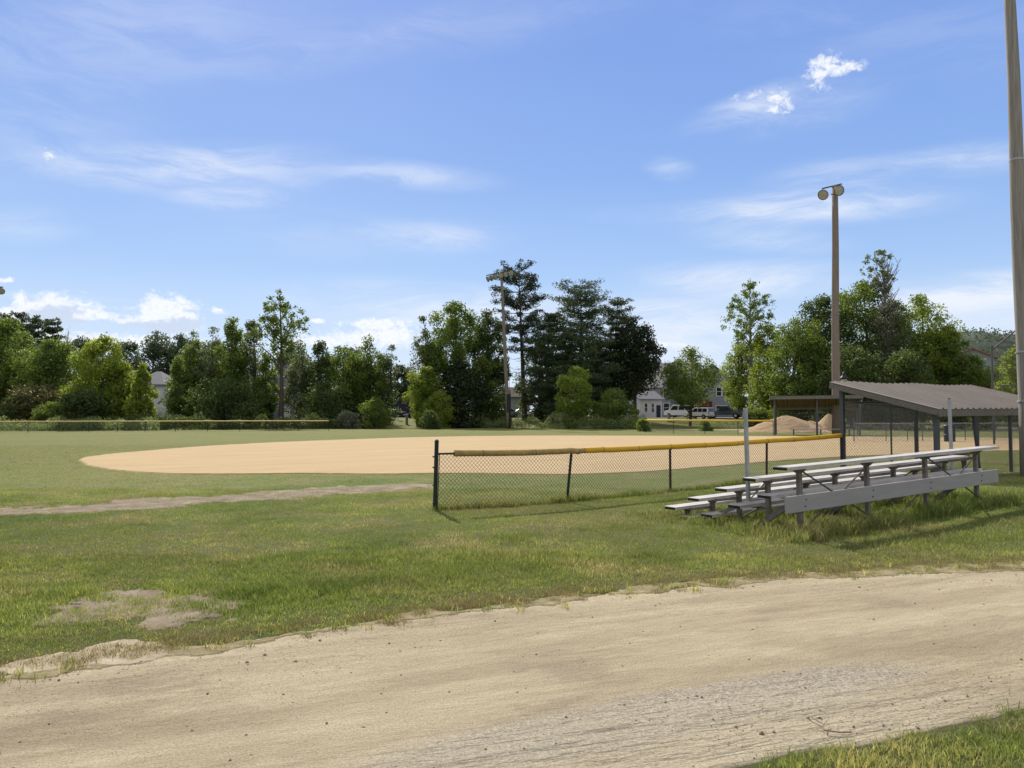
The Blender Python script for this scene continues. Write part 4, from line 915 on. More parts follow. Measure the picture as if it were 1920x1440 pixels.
def pine(name, label, u, vtop, Y, hw, c0=.12, whorls=12, per=5, leaf='pine', n=9000, flat=.22, prof=None, tuft=False, cat='tree', ls=.34, base_u=None, group=None, up=.18, bare=0):
    SEED[0] += 1; rg = np.random.default_rng(SEED[0]); g = on(base_u or u, Y); H = at(u, vtop, Y).z - g.z; R = hw/F*Y; lx = (u - (base_u or u))/F*Y
    prof = np.array(prof or [(0,.75),(.2,1),(.5,.85),(.75,.65),(.9,.4),(1,.12)])
    root = thing(name, label, cat, g, group=group); tr = MB(); r0 = max(.14, .016*H); ctr = lambda f: Vector((lx*f, .1*math.sin(f*4), H*f))
    tr.tube([ctr(f) - Vector((0,0,.3*(f == 0))) for f in np.linspace(0, .98, 8)], [r0*(1.1 - f*1.05) for f in np.linspace(0, .98, 8)], 8)
    C = []; RC = []
    for wv_ in range(whorls):
        f = c0 + (1-c0)*(wv_ + rg.uniform(-.3, .3))/(whorls - .6); q = min(max((f-c0)/(1-c0), 0), 1); L = R*np.interp(q, prof[:,0], prof[:,1])
        a0 = rg.uniform(0, 6.3)
        for k in range(per):
            if f > .985: continue
            a = a0 + 2*np.pi*k/per + rg.normal(0, .25); l = L*rg.uniform(.55, 1.12); s = ctr(min(f, .97)); rise = up*l*rg.uniform(.2, 1.6)*(.4 + 1.4*q)
            e = s + Vector((math.cos(a)*l, math.sin(a)*l, rise)); mid = s.lerp(e, .5) + Vector((0, 0, -.05*l))
            tr.tube([s, mid, e], [.02 + .016*l, .012 + .008*l, .012], 4)
            m = max(2, int(l/.75))
            for j in range(m):
                t = (.35 if not tuft else .55) + (.68 if not tuft else .47)*j/max(1, m-1); p = s.lerp(mid, t*2) if t < .5 else mid.lerp(e, t*2-1)
                side = Vector((-math.sin(a), math.cos(a), 0))*rg.normal(0, .16*l); C.append(p + side); RC.append((.42 + .095*l if not tuft else .42 + .05*l)*rg.uniform(.7, 1.3))
                if tuft: tr.tube([p, p + side*.8], [.025, .012], 3)
    for b in range(bare):
        f = rg.uniform(c0*.55, c0*1.15); a = rg.uniform(0, 6.3); l = R*rg.uniform(.3, .75); s = ctr(f); e = s + Vector((math.cos(a)*l, math.sin(a)*l, rg.uniform(-.05,.25)*l)); tr.tube([s, s.lerp(e,.5) - Vector((0,0,.08*l)), e], [.05,.03,.012], 3)
        for q in range(3): m_ = s.lerp(e, rg.uniform(.4,1)); tr.tube([m_, m_ + Vector((rg.normal(0,.5),rg.normal(0,.5),rg.normal(.1,.2)))*l*.4], [.022,.01], 3)
    C.append(ctr(.985)); RC.append(.5)
    n = int(n*1.8); C = np.array([tuple(c) for c in C]); RC = np.array(RC); w = RC**2/np.sum(RC**2); i = rg.choice(len(C), n, p=w)
    dv = rg.normal(0, 1, (n, 3)); dv /= np.linalg.norm(dv, axis=1, keepdims=True)
    P = C[i] + dv*(RC[i]*rg.uniform(0, 1, n)**.45)[:, None]*np.array((1.25, 1.25, flat*2.2 if not tuft else .8))
    V, FN = leafquads(P, np.full(n, ls), rg, .38); tn = np.clip(.3 + .45*rg.uniform(0, 1, len(C))[i] + rg.normal(0, .15, n), 0, 1)
    nmesh('crown', V, FN, 4, LEAF[leaf], root, {'tint': np.repeat(tn, 4)})
    tr.build('trunk', M_BARKP, root); return root

# left: hillside pines far behind
GP = 'dark pines on the rise behind the left trees'
pine('pine_tree', 'dark pine crown at the far left edge on the rise', 6, 589, 190, 36, .25, 16, 7, 'pine', 5500, .34, [(0,.8),(.3,1),(.6,.8),(.85,.6),(1,.3)], ls=.75, up=.3, group=GP)
pine('pine_tree', 'dark pine second from the left edge on the rise', 33, 588, 195, 26, .25, 16, 7, 'pine', 5500, .34, [(0,.8),(.3,1),(.6,.8),(.85,.6),(1,.3)], ls=.75, up=.3, group=GP)
pine('pine_tree', 'layered dark pine left of the bare tree on the rise', 62, 594, 190, 28, .25, 16, 7, 'pine', 5500, .34, [(0,.8),(.3,1),(.6,.8),(.85,.6),(1,.3)], ls=.75, up=.3, group=GP)
pine('pine_tree', 'ragged pine with side boughs beside the bare tree', 95, 597, 188, 26, .25, 16, 7, 'pine', 5500, .34, [(0,.8),(.3,1),(.6,.8),(.85,.6),(1,.3)], ls=.75, up=.3, group=GP)
tree('dead_tree', 'small leafless tree right of the dark pines', 'airy', 124, 612, 185, 20, 'grey', 30, 14, .3, 'tree', M_BIRCH, dead=16)
GF = 'distant woods behind the left tree line'
for lab, u, v, hw, lf_ in (('hazy tree mass behind the red-tinged shrubs', 20, 625, 70, 'far'), ('hazy tree right of the bare dead tree', 150, 634, 40, 'far'), ('hazy dark tree behind the bright maple', 235, 640, 44, 'far'),
                       ('broad hazy evergreen above the white house', 292, 624, 46, 'far'), ('hazy tree right above the white house roof', 335, 627, 44, 'far'), ('hazy tree behind the slender birches', 420, 650, 60, 'far'),
                       ('hazy tree behind the tall poplar', 545, 645, 50, 'far'), ('hazy tree left of the gap by the garage', 660, 655, 60, 'far'), ('hazy tree in the gap above the dark garage', 752, 686, 30, 'far')):
    tree('broadleaf_tree', lab, 'round', u, v, 165, hw, lf_, 4200, 50, .62, group=GF)
GL = 'trees along the left outfield fence'
tree('broadleaf_tree', 'tall soft green tree at the left frame edge', 'broad', 8, 602, 104, 62, 'mid', 8500, 75, .40, group=GL)
tree('broadleaf_tree', 'rounded light green tree above the red-tinged shrub', 'broad', 88, 640, 100, 56, 'mid', 8000, 70, .36, group=GL)
tree('shrub', 'low red-tinged olive shrub below the rounded light green tree', 'bush', 66, 724, 92, 58, 'olive', 5200, 60, .32, 'shrub')
tree('shrub', 'green shrub in front of the red-tinged shrub', 'bush', 92, 757, 87, 26, 'mid', 2400, 30, .26, 'shrub')
tree('shrub', 'dark shrub beside the pale shed at the left edge', 'bush', 25, 748, 90, 26, 'dark', 2400, 30, .28, 'shrub')
tree('maple_tree', 'bright green pointed maple standing forward at left', 'round', 190, 632, 94, 56, 'bright', 8500, 70, .36, group=GL)
tree('broadleaf_tree', 'darker tree between the bright maple and the white house', 'round', 222, 690, 97, 42, 'dark', 4200, 50, .36, group=GL)
tree('broadleaf_tree', 'narrow bright green tree beside the white house', 'column', 266, 682, 92, 24, 'bright', 4200, 40, .32, group=GL)
tree('broadleaf_tree', 'dark bushy tree under the bright maple', 'bush', 150, 735, 90, 48, 'dark', 3600, 40, .34, group=GL)
tree('birch_tree', 'first slender birch right of the white house', 'column', 362, 622, 112, 38, 'mid', 6500, 60, .36, bark=M_BIRCH, group=GL)
tree('birch_tree', 'short leafy birch right of the white house at the roadside', 'column', 335, 668, 106, 26, 'mid', 3800, 40, .34, bark=M_BIRCH, group=GL)
tree('birch_tree', 'slender birch with airy crown left of the tallest birch', 'column', 398, 614, 110, 32, 'pale', 5200, 50, .34, bark=M_BIRCH, group=GL)
tree('birch_tree', 'tallest birch of the clump left of the poplar', 'column', 434, 596, 106, 34, 'mid', 6800, 60, .36, bark=M_BIRCH, group=GL)
tree('birch_tree', 'thin open-topped birch just left of the tall poplar', 'column', 470, 604, 109, 32, 'pale', 5200, 55, .33, bark=M_BIRCH, group=GL)
tree('broadleaf_tree', 'leafy yellow-green tree at the foot of the birch clump', 'column', 497, 662, 106, 24, 'mid', 3600, 40, .34, group=GL)
tree('broadleaf_tree', 'dark undergrowth tree at the foot of the birches', 'bush', 425, 710, 101, 66, 'dark', 5000, 50, .36, group=GL)
tree('poplar_tree', 'tall open-crowned poplar rising above the left tree line', 'airy', 522, 545, 105, 50, 'mid', 3000, 140, .34, gap=.9, base_u=528, rcs=.50)
tree('broadleaf_tree', 'airy grey-green tree hiding the lavender house', 'column', 560, 640, 110, 36, 'pale', 3200, 50, .34, group=GL)
tree('broadleaf_tree', 'dark tree just right of the lavender house', 'column', 600, 642, 108, 36, 'dark', 5600, 55, .36, group=GL)
tree('broadleaf_tree', 'mid green tree in the middle of the dark left clump', 'round', 645, 650, 107, 40, 'mid', 5600, 55, .36, group=GL)
tree('broadleaf_tree', 'open-topped tree with bright sprays left of the garage', 'column', 690, 631, 107, 40, 'mid', 6500, 60, .34, group=GL)
tree('broadleaf_tree', 'thin young tree leaning beside the gap', 'airy', 734, 648, 108, 20, 'pale', 800, 24, .32, base_u=722, group=GL)
tree('broadleaf_tree', 'low dark tree beside the gap before the garage', 'bush', 700, 690, 108, 46, 'dark', 4200, 45, .36, group=GL)
tree('broadleaf_tree', 'shaded thicket left of the gap', 'bush', 612, 715, 102, 50, 'dark', 3800, 45, .34, group=GL)
tree('shrub', 'rounded dark green bush at the end of the left fence', 'bush', 702, 747, 97, 30, 'mid', 3000, 36, .26, 'shrub')
tree('shrub', 'low silvery bush at the end of the left fence', 'bush', 652, 771, 96, 24, 'silver', 1700, 26, .24, 'shrub')
# centre
GC = 'trees of the centre grove'
tree('birch_tree', 'pale open birch on the left of the centre grove', 'column', 792, 593, 108, 26, 'pale', 3600, 50, .32, bark=M_BIRCH, group=GC)
tree('broadleaf_tree', 'broad dense tree forming the left of the centre grove', 'broad', 852, 567, 106, 62, 'mid', 12500, 90, .36, group=GC)
tree('broadleaf_tree', 'dense darker tree left of the six-light pole', 'broad', 912, 583, 108, 40, 'dark', 8000, 70, .36, group=GC)
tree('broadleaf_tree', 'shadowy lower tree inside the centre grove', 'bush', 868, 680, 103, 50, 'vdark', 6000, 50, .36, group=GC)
tree('broadleaf_tree', 'bright yellow-green tree fronting the left of the centre grove', 'broad', 800, 690, 102, 34, 'bright', 4800, 45, .30, group=GC)
tree('shrub', 'bright leafy bush at the foot of the centre grove', 'bush', 822, 735, 99, 30, 'bright', 2900, 34, .26, 'shrub')
tree('shrub', 'small dark bush right of the wooden bollards', 'bush', 806, 770, 93, 20, 'dark', 1600, 24, .24, 'shrub')
tree('shrub', 'tall dark bush left of the six-light pole', 'bush', 925, 716, 104, 30, 'mid', 3400, 40, .30, 'shrub')
RPP = [(0,.55),(.15,.85),(.4,1),(.65,.95),(.85,.72),(1,.25)]
pine('pine_tree', 'tall red pine with bare lower trunk behind the six-light pole', 972, 496, 114, 52, .46, 13, 6, 'red', 9500, .5, RPP, True, ls=.34, base_u=984, up=.35, bare=46)
pine('pine_tree', 'broad layered white pine in the middle of the grove', 1090, 522, 112, 66, .12, 20, 8, 'pine', 22000, .24, [(0,.7),(.2,1),(.4,1.0),(.6,.72),(.75,.82),(.9,.62),(1,.3)], group=GC, up=.22)
pine('pine_tree', 'shorter white pine with sweeping boughs left of the broad one', 1035, 588, 111, 52, .10, 18, 7, 'pine', 17000, .24, [(0,.8),(.3,1),(.7,.8),(.9,.5),(1,.2)], group=GC)
pine('pine_tree', 'white pine with tilted top right of the broad one', 1160, 556, 114, 46, .12, 18, 7, 'pine', 15000, .24, [(0,.8),(.3,1),(.6,.75),(.8,.8),(1,.3)], group=GC, base_u=1145)
tree('broadleaf_tree', 'shaded understory tree between the pines', 'bush', 1012, 640, 115, 42, 'dark', 5200, 45, .36, group=GC)
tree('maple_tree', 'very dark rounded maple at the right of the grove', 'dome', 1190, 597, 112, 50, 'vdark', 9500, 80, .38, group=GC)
tree('broadleaf_tree', 'dark low branches below the white pines', 'bush', 1115, 636, 116, 64, 'dark', 7500, 50, .36, group=GC)
tree('broadleaf_tree', 'bright small tree in front of the white pines', 'round', 1078, 688, 98, 38, 'bright', 5200, 55, .28, group=GC)
tree('shrub', 'rounded green bush right of the bright small tree', 'bush', 1150, 731, 97, 38, 'mid', 4600, 50, .26, 'shrub')
tree('shrub', 'small yellowish bush beside the yellow fence end', 'bush', 1188, 764, 96, 11, 'bright', 800, 16, .22, 'shrub')
tree('shrub', 'low bush touching the yellow fence end', 'bush', 1206, 786, 80, 14, 'mid', 900, 18, .20, 'shrub')
# right
tree('ash_tree', 'open mid-green tree in front of the grey-roofed house', 'dome', 1293, 653, 106, 56, 'mid', 5600, 90, .32, rcs=.75)
tree('poplar_tree', 'slender tall tree rising alone over the right trees', 'airy', 1408, 526, 112, 46, 'mid', 3000, 140, .34, gap=.9, rcs=.50, bark=M_BIRCH)
GR = 'dense trees behind the far dugout'
tree('broadleaf_tree', 'small dark tree under the slender tall tree', 'bush', 1386, 622, 127, 20, 'dark', 2200, 30, .34, group=GR)
tree('broadleaf_tree', 'bright green tree at the left end of the right clump', 'broad', 1405, 640, 127, 46, 'bright', 7200, 65, .32, group=GR)
tree('broadleaf_tree', 'bright crown between the slender tree and the tall clump', 'broad', 1440, 612, 108, 36, 'bright', 5200, 55, .34, group=GR)
tree('maple_tree', 'dense rounded maple left of the two-light pole', 'broad', 1492, 598, 100, 58, 'mid', 10500, 85, .34, group=GR)
tree('maple_tree', 'dark dense tree right behind the two-light pole', 'broad', 1545, 556, 104, 60, 'dark', 10500, 85, .36, group=GR)
tree('broadleaf_tree', 'large bright crowned tree right of the two-light pole', 'broad', 1620, 530, 103, 74, 'mid', 14000, 90, .36, group=GR)
tree('broadleaf_tree', 'greyish half-dead tree with bare twigs above the right clump', 'tuft', 1655, 470, 100, 30, 'pale', 1100, 60, .30, dead=30, bark=M_BIRCH, rcs=.6)
tree('broadleaf_tree', 'grey thin-leaved tree inside the right clump', 'broad', 1672, 552, 96, 40, 'grey', 2600, 60, .28, group=GR)
tree('broadleaf_tree', 'broad bright tree at the right of the clump', 'broad', 1728, 556, 99, 66, 'bright', 12500, 85, .34, group=GR)
tree('broadleaf_tree', 'lower tree at the right end of the clump', 'broad', 1782, 612, 97, 40, 'mid', 6500, 60, .34, group=GR)
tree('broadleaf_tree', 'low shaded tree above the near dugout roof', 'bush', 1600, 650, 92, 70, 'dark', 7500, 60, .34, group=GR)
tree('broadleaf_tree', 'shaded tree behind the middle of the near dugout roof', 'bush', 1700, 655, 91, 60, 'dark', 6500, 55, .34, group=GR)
tree('broadleaf_tree', 'low green tree under the red-roofed house', 'bush', 1828, 668, 96, 42, 'mid', 5500, 50, .34, group=GR)
tree('broadleaf_tree', 'green tree beside the backstop at the right edge', 'round', 1905, 652, 104, 34, 'bright', 4600, 50, .36, group=GR)
tree('broadleaf_tree', 'dim tree behind the backstop post', 'bush', 1870, 690, 108, 40, 'dark', 4200, 45, .36, group=GR)
tree('shrub', 'small reddish shrub left of the backstop post', 'bush', 1850, 722, 86, 14, 'olive', 900, 20, .26, 'shrub')
tree('shrub', 'green bush left of the far dugout', 'bush', 1422, 768, 98, 26, 'mid', 2200, 30, .26, 'shrub')
tree('shrub', 'tall weeds standing behind the far yellow fence', 'bush', 1322, 789, 82, 14, 'mid', 700, 18, .2, 'shrub')

# weeds (stuff): scrub strips along the field edge
def weeds(name, segs, m, seed, ls, hmul=1.0):
    r = np.random.default_rng(seed); P = []
    for (u0, Y0, u1, Y1, h, n) in segs:
        f = r.uniform(0, 1, n); u = u0 + (u1-u0)*f; Y = Y0 + (Y1-Y0)*f + r.uniform(-1.2, 1.2, n); x = (u-960)/F*Y
        hh = h*(.35 + 1.1*vnoise(x, Y, 1.3, seed))*r.uniform(0, 1, n)**.7*hmul; P.append(np.stack([x, Y, T(x, Y) + hh], 1))
    P = np.concatenate(P); V, FN = leafquads(P, np.full(len(P), ls), r, .4)
    return tag(nmesh(name, V, FN, 4, m, attrs={'tint': np.repeat(np.clip(r.normal(.5, .2, len(P)), 0, 1), 4)}), kind='stuff')
weeds('weeds', [(810, 104, 1215, 92, 1.5, 9000), (0-60, 80, 300, 86, 1.2, 6500), (1250, 112, 1420, 100, .7, 2500)], M_WEED, 41, .22)
weeds('undergrowth', [(290, 88, 640, 96, 1.5, 9000), (120, 88, 320, 90, 1.3, 5000), (780, 102, 960, 103, 1.2, 5000)], LEAF['dark'], 42, .3)

# ------------------------------------------------------------------ buildings
def house(name, label, loc, rz, w, d, h, rh, wall, roofm, wins, door=None, over=.35, hip=False, ridge='x', chimney=False, trim=M_WHITE):
    """w along local x (front faces -y), wins = list of (face, centre, sill z, width, height)"""
    root = thing(name, label, 'house', loc, rz); wl_ = MB()
    if hip: wl_.box(-w/2, w/2, -d/2, d/2, -1, h)
    elif ridge == 'x': wl_.add([(x, y, z) for x in (-w/2, w/2) for (y, z) in ((-d/2,-1),(d/2,-1),(d/2,h),(0,h+rh),(-d/2,h))], [(0,1,2,3,4),(9,8,7,6,5),(0,5,6,1),(1,6,7,2),(4,9,5,0),(2,7,8,3),(3,8,9,4)])
    else: wl_.add([(x, y, z) for y in (-d/2, d/2) for (x, z) in ((-w/2,-1),(w/2,-1),(w/2,h),(0,h+rh),(-w/2,h))], [(0,1,2,3,4),(9,8,7,6,5),(0,5,6,1),(1,6,7,2),(4,9,5,0),(2,7,8,3),(3,8,9,4)])
    wl_.build('wall', wall, root); rf_ = MB(); o = over; t = .16; e = o*rh/((d if ridge == 'x' else w)/2)
    if hip:
        k = min(w, d)/2*.85; vs = [(-w/2-o,-d/2-o,h),(w/2+o,-d/2-o,h),(w/2+o,d/2+o,h),(-w/2-o,d/2+o,h),(-w/2+k,0,h+rh),(w/2-k,0,h+rh)]
        rf_.add(vs + [(x,y,z-.2) for x,y,z in vs[:4]], [(0,1,5,4),(1,2,5),(2,3,4,5),(3,0,4),(0,6,7,1),(1,7,8,2),(2,8,9,3),(3,9,6,0),(9,8,7,6)])
    elif ridge == 'x':
        for s in (-1, 1): rf_.add([(x, s*y, z) for x in (-w/2-o, w/2+o) for (y, z) in ((d/2+o, h-e+.02),(0, h+rh+.02),(0, h+rh+.02+t),(d/2+o, h-e+.02+t))], [(0,1,2,3),(7,6,5,4),(0,4,5,1),(1,5,6,2),(2,6,7,3),(3,7,4,0)])
    else:
        for s in (-1, 1): rf_.add([(s*x, y, z) for y in (-d/2-o, d/2+o) for (x, z) in ((w/2+o, h-e+.02),(0, h+rh+.02),(0, h+rh+.02+t),(w/2+o, h-e+.02+t))], [(0,1,2,3),(7,6,5,4),(0,4,5,1),(1,5,6,2),(2,6,7,3),(3,7,4,0)])
    ro = rf_.build('roof', roofm, root)
    if chimney: MB().box(-w*.2-.4, -w*.2+.4, -.4, .4, h, h+rh+1.1).build('chimney', mat('chimney_brick', (.22,.10,.07), .9), ro)
    for (face, c, z, ww, hh) in wins:
        M_ = {'f': Matrix.Translation((c, -d/2, z)), 'r': Matrix.Translation((w/2, c, z)) @ Matrix.Rotation(math.pi/2, 4, 'Z'), 'l': Matrix.Translation((-w/2, c, z)) @ Matrix.Rotation(-math.pi/2, 4, 'Z')}[face]
        fr = MB(); b = .09
        fr.box(-ww/2-b, ww/2+b, -.06, .05, -b, 0, M_); fr.box(-ww/2-b, ww/2+b, -.06, .05, hh, hh+b, M_); fr.box(-ww/2-b, -ww/2, -.06, .05, .001, hh-.001, M_); fr.box(ww/2, ww/2+b, -.06, .05, .001, hh-.001, M_); fr.box(-ww/2+.001, ww/2-.001, -.045, .03, hh/2-.03, hh/2+.03, M_)
        fo = fr.build('window', trim, root); MB().box(-ww/2+.004, ww/2-.004, -.03, -.01, .004, hh-.004, M_).build('pane', M_GLASS, fo)
    if door:
        c, ww, hh, dm = door; dd = MB().box(c-ww/2, c+ww/2, -d/2-.05, -d/2+.03, 0, hh).build('door', dm, root)
        MB().box(c+ww/2-.16, c+ww/2-.09, -d/2-.09, -d/2-.052, hh*.45, hh*.5).build('handle', M_RIM, dd)
    return root
M_CLAP = mat('white_clapboard', (.50,.50,.52), .7, var=.06, scale=1, stretch=(.2,.2,14))
M_LAV = mat('lavender_siding', (.20,.21,.30), .8, var=.08, scale=1, stretch=(.2,.2,12))
M_BLUE = mat('slate_blue_siding', (.16,.20,.30), .8, var=.08, scale=1, stretch=(.2,.2,12))
M_DARKBLUE = mat('dark_blue_siding', (.018,.020,.04), .7, var=.2, scale=1, stretch=(.2,.2,9))
M_SHING = mat('grey_shingles', (.15,.15,.165), .9, var=.2, scale=6, stretch=(1,1,4))
M_SHING_T = mat('tan_shingles', (.36,.34,.30), .9, var=.12, scale=6)
M_BROWNS = mat('brown_shingles', (.09,.075,.07), .9, var=.2, scale=6)
M_PALEW = mat('pale_grey_siding', (.22,.245,.275), .8, var=.08, scale=1, stretch=(.2,.2,12))
M_MAROON = mat('maroon_siding', (.12,.025,.022), .8, var=.15)
M_REDROOF = mat('red_roof', (.30,.045,.04), .6, var=.1)
def hp(u, Y): return on(u, Y)
# white hip-roofed house on the left, partly behind the narrow bright tree
h1 = house('house', 'white two-storey house with grey hip roof behind the bright trees', hp(297, 128), -.1, 3.4+2, 7, 5.4, 2.3, M_CLAP, M_SHING, [('f', .9, 3.5, .55, 1.3), ('f', -.9, 3.5, .55, 1.3), ('f', .9, .8, .7, 1.3)], over=.45, hip=True)
for c in (.9, -.9):
    for s in (-.45, .45): MB().box(c+s-.11, c+s+.11, -3.56, -3.505, 3.45, 4.85).build('shutter', M_BLACK, h1)
house('shed', 'small white shed with open gable beside the white house', hp(318, 122), 0, 2.2, 2.4, 2.3, 1.0, M_CLAP, M_SHING, [('f', 0, .9, .7, .7)], ridge='y', over=.2)
house('outbuilding', 'plain white flat-fronted outbuilding right of the white house', hp(327, 127), 0, 2.6, 3, 3.1, .2, M_CLAP, M_WHITE, [('f', -.5, 1.2, .5, .6), ('f', .5, 1.0, .4, .9)], ridge='x', over=.05)
wf = thing('picket_fence', 'white board privacy fence in front of the white house', 'fence', hp(300, 116))
for i in range(9): MB().box(-2.6 + i*.95, -1.68 + i*.95, -.03, .03, -.3, 1.75).build('panel', M_CLAP, wf); MB().box(-2.68 + i*.95, -2.605 + i*.95, -.06, .06, -.3, 1.85).build('post', M_WHITE, wf)
house('shed', 'pale flat-topped shed at the left frame edge', hp(-8, 100), 0, 4.4, 4, 2.2, .5, M_PALEW, M_BLACK, [], ridge='x', over=.3)
house('house', 'tall lavender house hidden behind the open poplar', hp(540, 128), .25, 8.5, 9, 6.3, 2.6, M_LAV, M_BROWNS, [('f', -2.5, .9, 1.1, 1.7), ('f', 2.2, .9, 1.1, 1.7), ('f', -2.5, 4.1, 1.0, 1.5), ('f', 2.2, 4.1, 1.0, 1.5)], (0, 1.0, 2.1, M_WHITE), ridge='y')
hb2 = house('house', 'slate blue house front with glazed porch left of the poplar', hp(488, 122), .1, 5.0, 6, 4.6, 1.9, M_BLUE, M_BROWNS, [('f', -1.2, .9, 1.6, 1.7), ('f', 1.3, .9, .8, 1.7), ('f', 0, 3.2, .9, 1.2)], None, ridge='y')
house('garage', 'dark navy garage with low gable by the roadside gap', hp(771, 142), .1, 9.5, 8, 2.6, 2.3, M_DARKBLUE, M_DARKBLUE, [], None, ridge='y')
house('house', 'pale green house glimpsed behind the six-light pole', hp(966, 136), 0, 5, 6, 3.6, 1.6, mat('pale_green_siding', (.22,.25,.22), .8), M_BROWNS, [('f', 1.2, 1.3, .9, 1.2)], ridge='x')
house('house', 'low white building behind the parked white wagon', hp(1048, 138), 0, 6.5, 5, 2.4, 1.3, M_CLAP, M_SHING, [('f', -1.6, .9, .7, 1.1), ('f', 1.8, .9, .7, 1.1)], ridge='x')
h5 = house('house', 'white clapboard cottage right of the dark maple', hp(1204, 132), .35, 4.2, 6, 3.1, 1.3, M_CLAP, M_SHING, [('f', -1.0, .9, .55, 1.5), ('f', .3, .9, .55, 1.5), ('l', 0, 1, .8, 1.3)], (1.4, .8, 2.1, M_DARKBLUE), ridge='x')
h6 = house('house', 'large grey house with tan roof behind the open tree', hp(1252, 146), -.25, 12, 9, 5.8, 4.4, M_PALEW, M_SHING_T, [('f', -3.5, 1, 1, 1.6), ('f', 0, 1, 1, 1.6), ('f', -3.5, 3.8, 1, 1.5), ('f', 0, 3.8, 1, 1.5), ('f', 3.4, 3.8, 1, 1.5)], (3.4, 1.0, 2.1, M_DARKBLUE), ridge='x', chimney=True)
h7 = house('house', 'brown roofed house with maroon side behind the pickup truck', hp(1330, 142), -.1, 8, 9, 6.2, 3.2, M_PALEW, M_BROWNS, [('f', 1.0, 3.9, .8, 1.5), ('f', 2.1, 3.9, .8, 1.5), ('f', 3.2, 3.9, .8, 1.5), ('f', 1.6, .9, 2.2, 1.2)], ridge='y')
MB().box(-3.9, -.2, -4.60, -4.505, 0, 2.9).build('maroon_bay', M_MAROON, h7)
house('house', 'red-roofed house showing above the right trees', hp(1824, 190), -.5, 9, 10, 14.0, 2.2, M_PALEW, M_REDROOF, [('f', 0, 12.5, 1, 1.2)], ridge='y', over=.8)
house('house', 'low grey building behind the backstop', hp(1925, 120), 0, 10, 6, 4.4, .7, mat('grey_block', (.16,.15,.15), .8), M_SHING, [('f', -3, 1.5, 1.2, 1.0), ('f', 1, 1.5, 1.2, 1.0)], ridge='x')
# far wooded hill
def hill():
    r = np.random.default_rng(6); n = 60; xs = np.linspace(480, 1400, n); ys = np.linspace(0, 1, 14); V = []
    prof = np.interp(xs, [480, 600, 700, 760, 800, 850, 900, 960, 1010, 1100, 1400], [30, 90, 118, 140, 150, 146, 130, 112, 104, 90, 60])
    for f in ys:
        V.append(np.stack([xs, 1150 + 400*f + 0*xs, (prof + r.normal(0, 1.0, n))*np.sin(f*np.pi)**.7*1.0 - 4*(f == 0)], 1))
    V = np.concatenate(V); tag(nmesh('hill', V, gridfaces(n, 14), 4, mat('wooded_hill', (.045,.062,.045), .95, var=.45, scale=.03, bump=1.0, bscale=.06, col2=(.085,.105,.075)), smooth=True), kind='structure')
    k = 5200; i = r.integers(0, n*9, k); P = V[i] + np.stack([r.uniform(-8, 8, k), r.uniform(-25, 25, k), r.uniform(-3, 4, k)], 1)
    Q = np.repeat(P, 4, 0) + r.normal(0, 2.6, (k*4, 3)); VV, FN = leafquads(Q, np.full(len(Q), 4.2), r, .7)
    tag(nmesh('forest', VV, FN, 4, LEAF['far'], attrs={'tint': np.repeat(np.clip(r.normal(.45, .25, len(Q)), 0, 1), 4)}), kind='stuff')
hill()

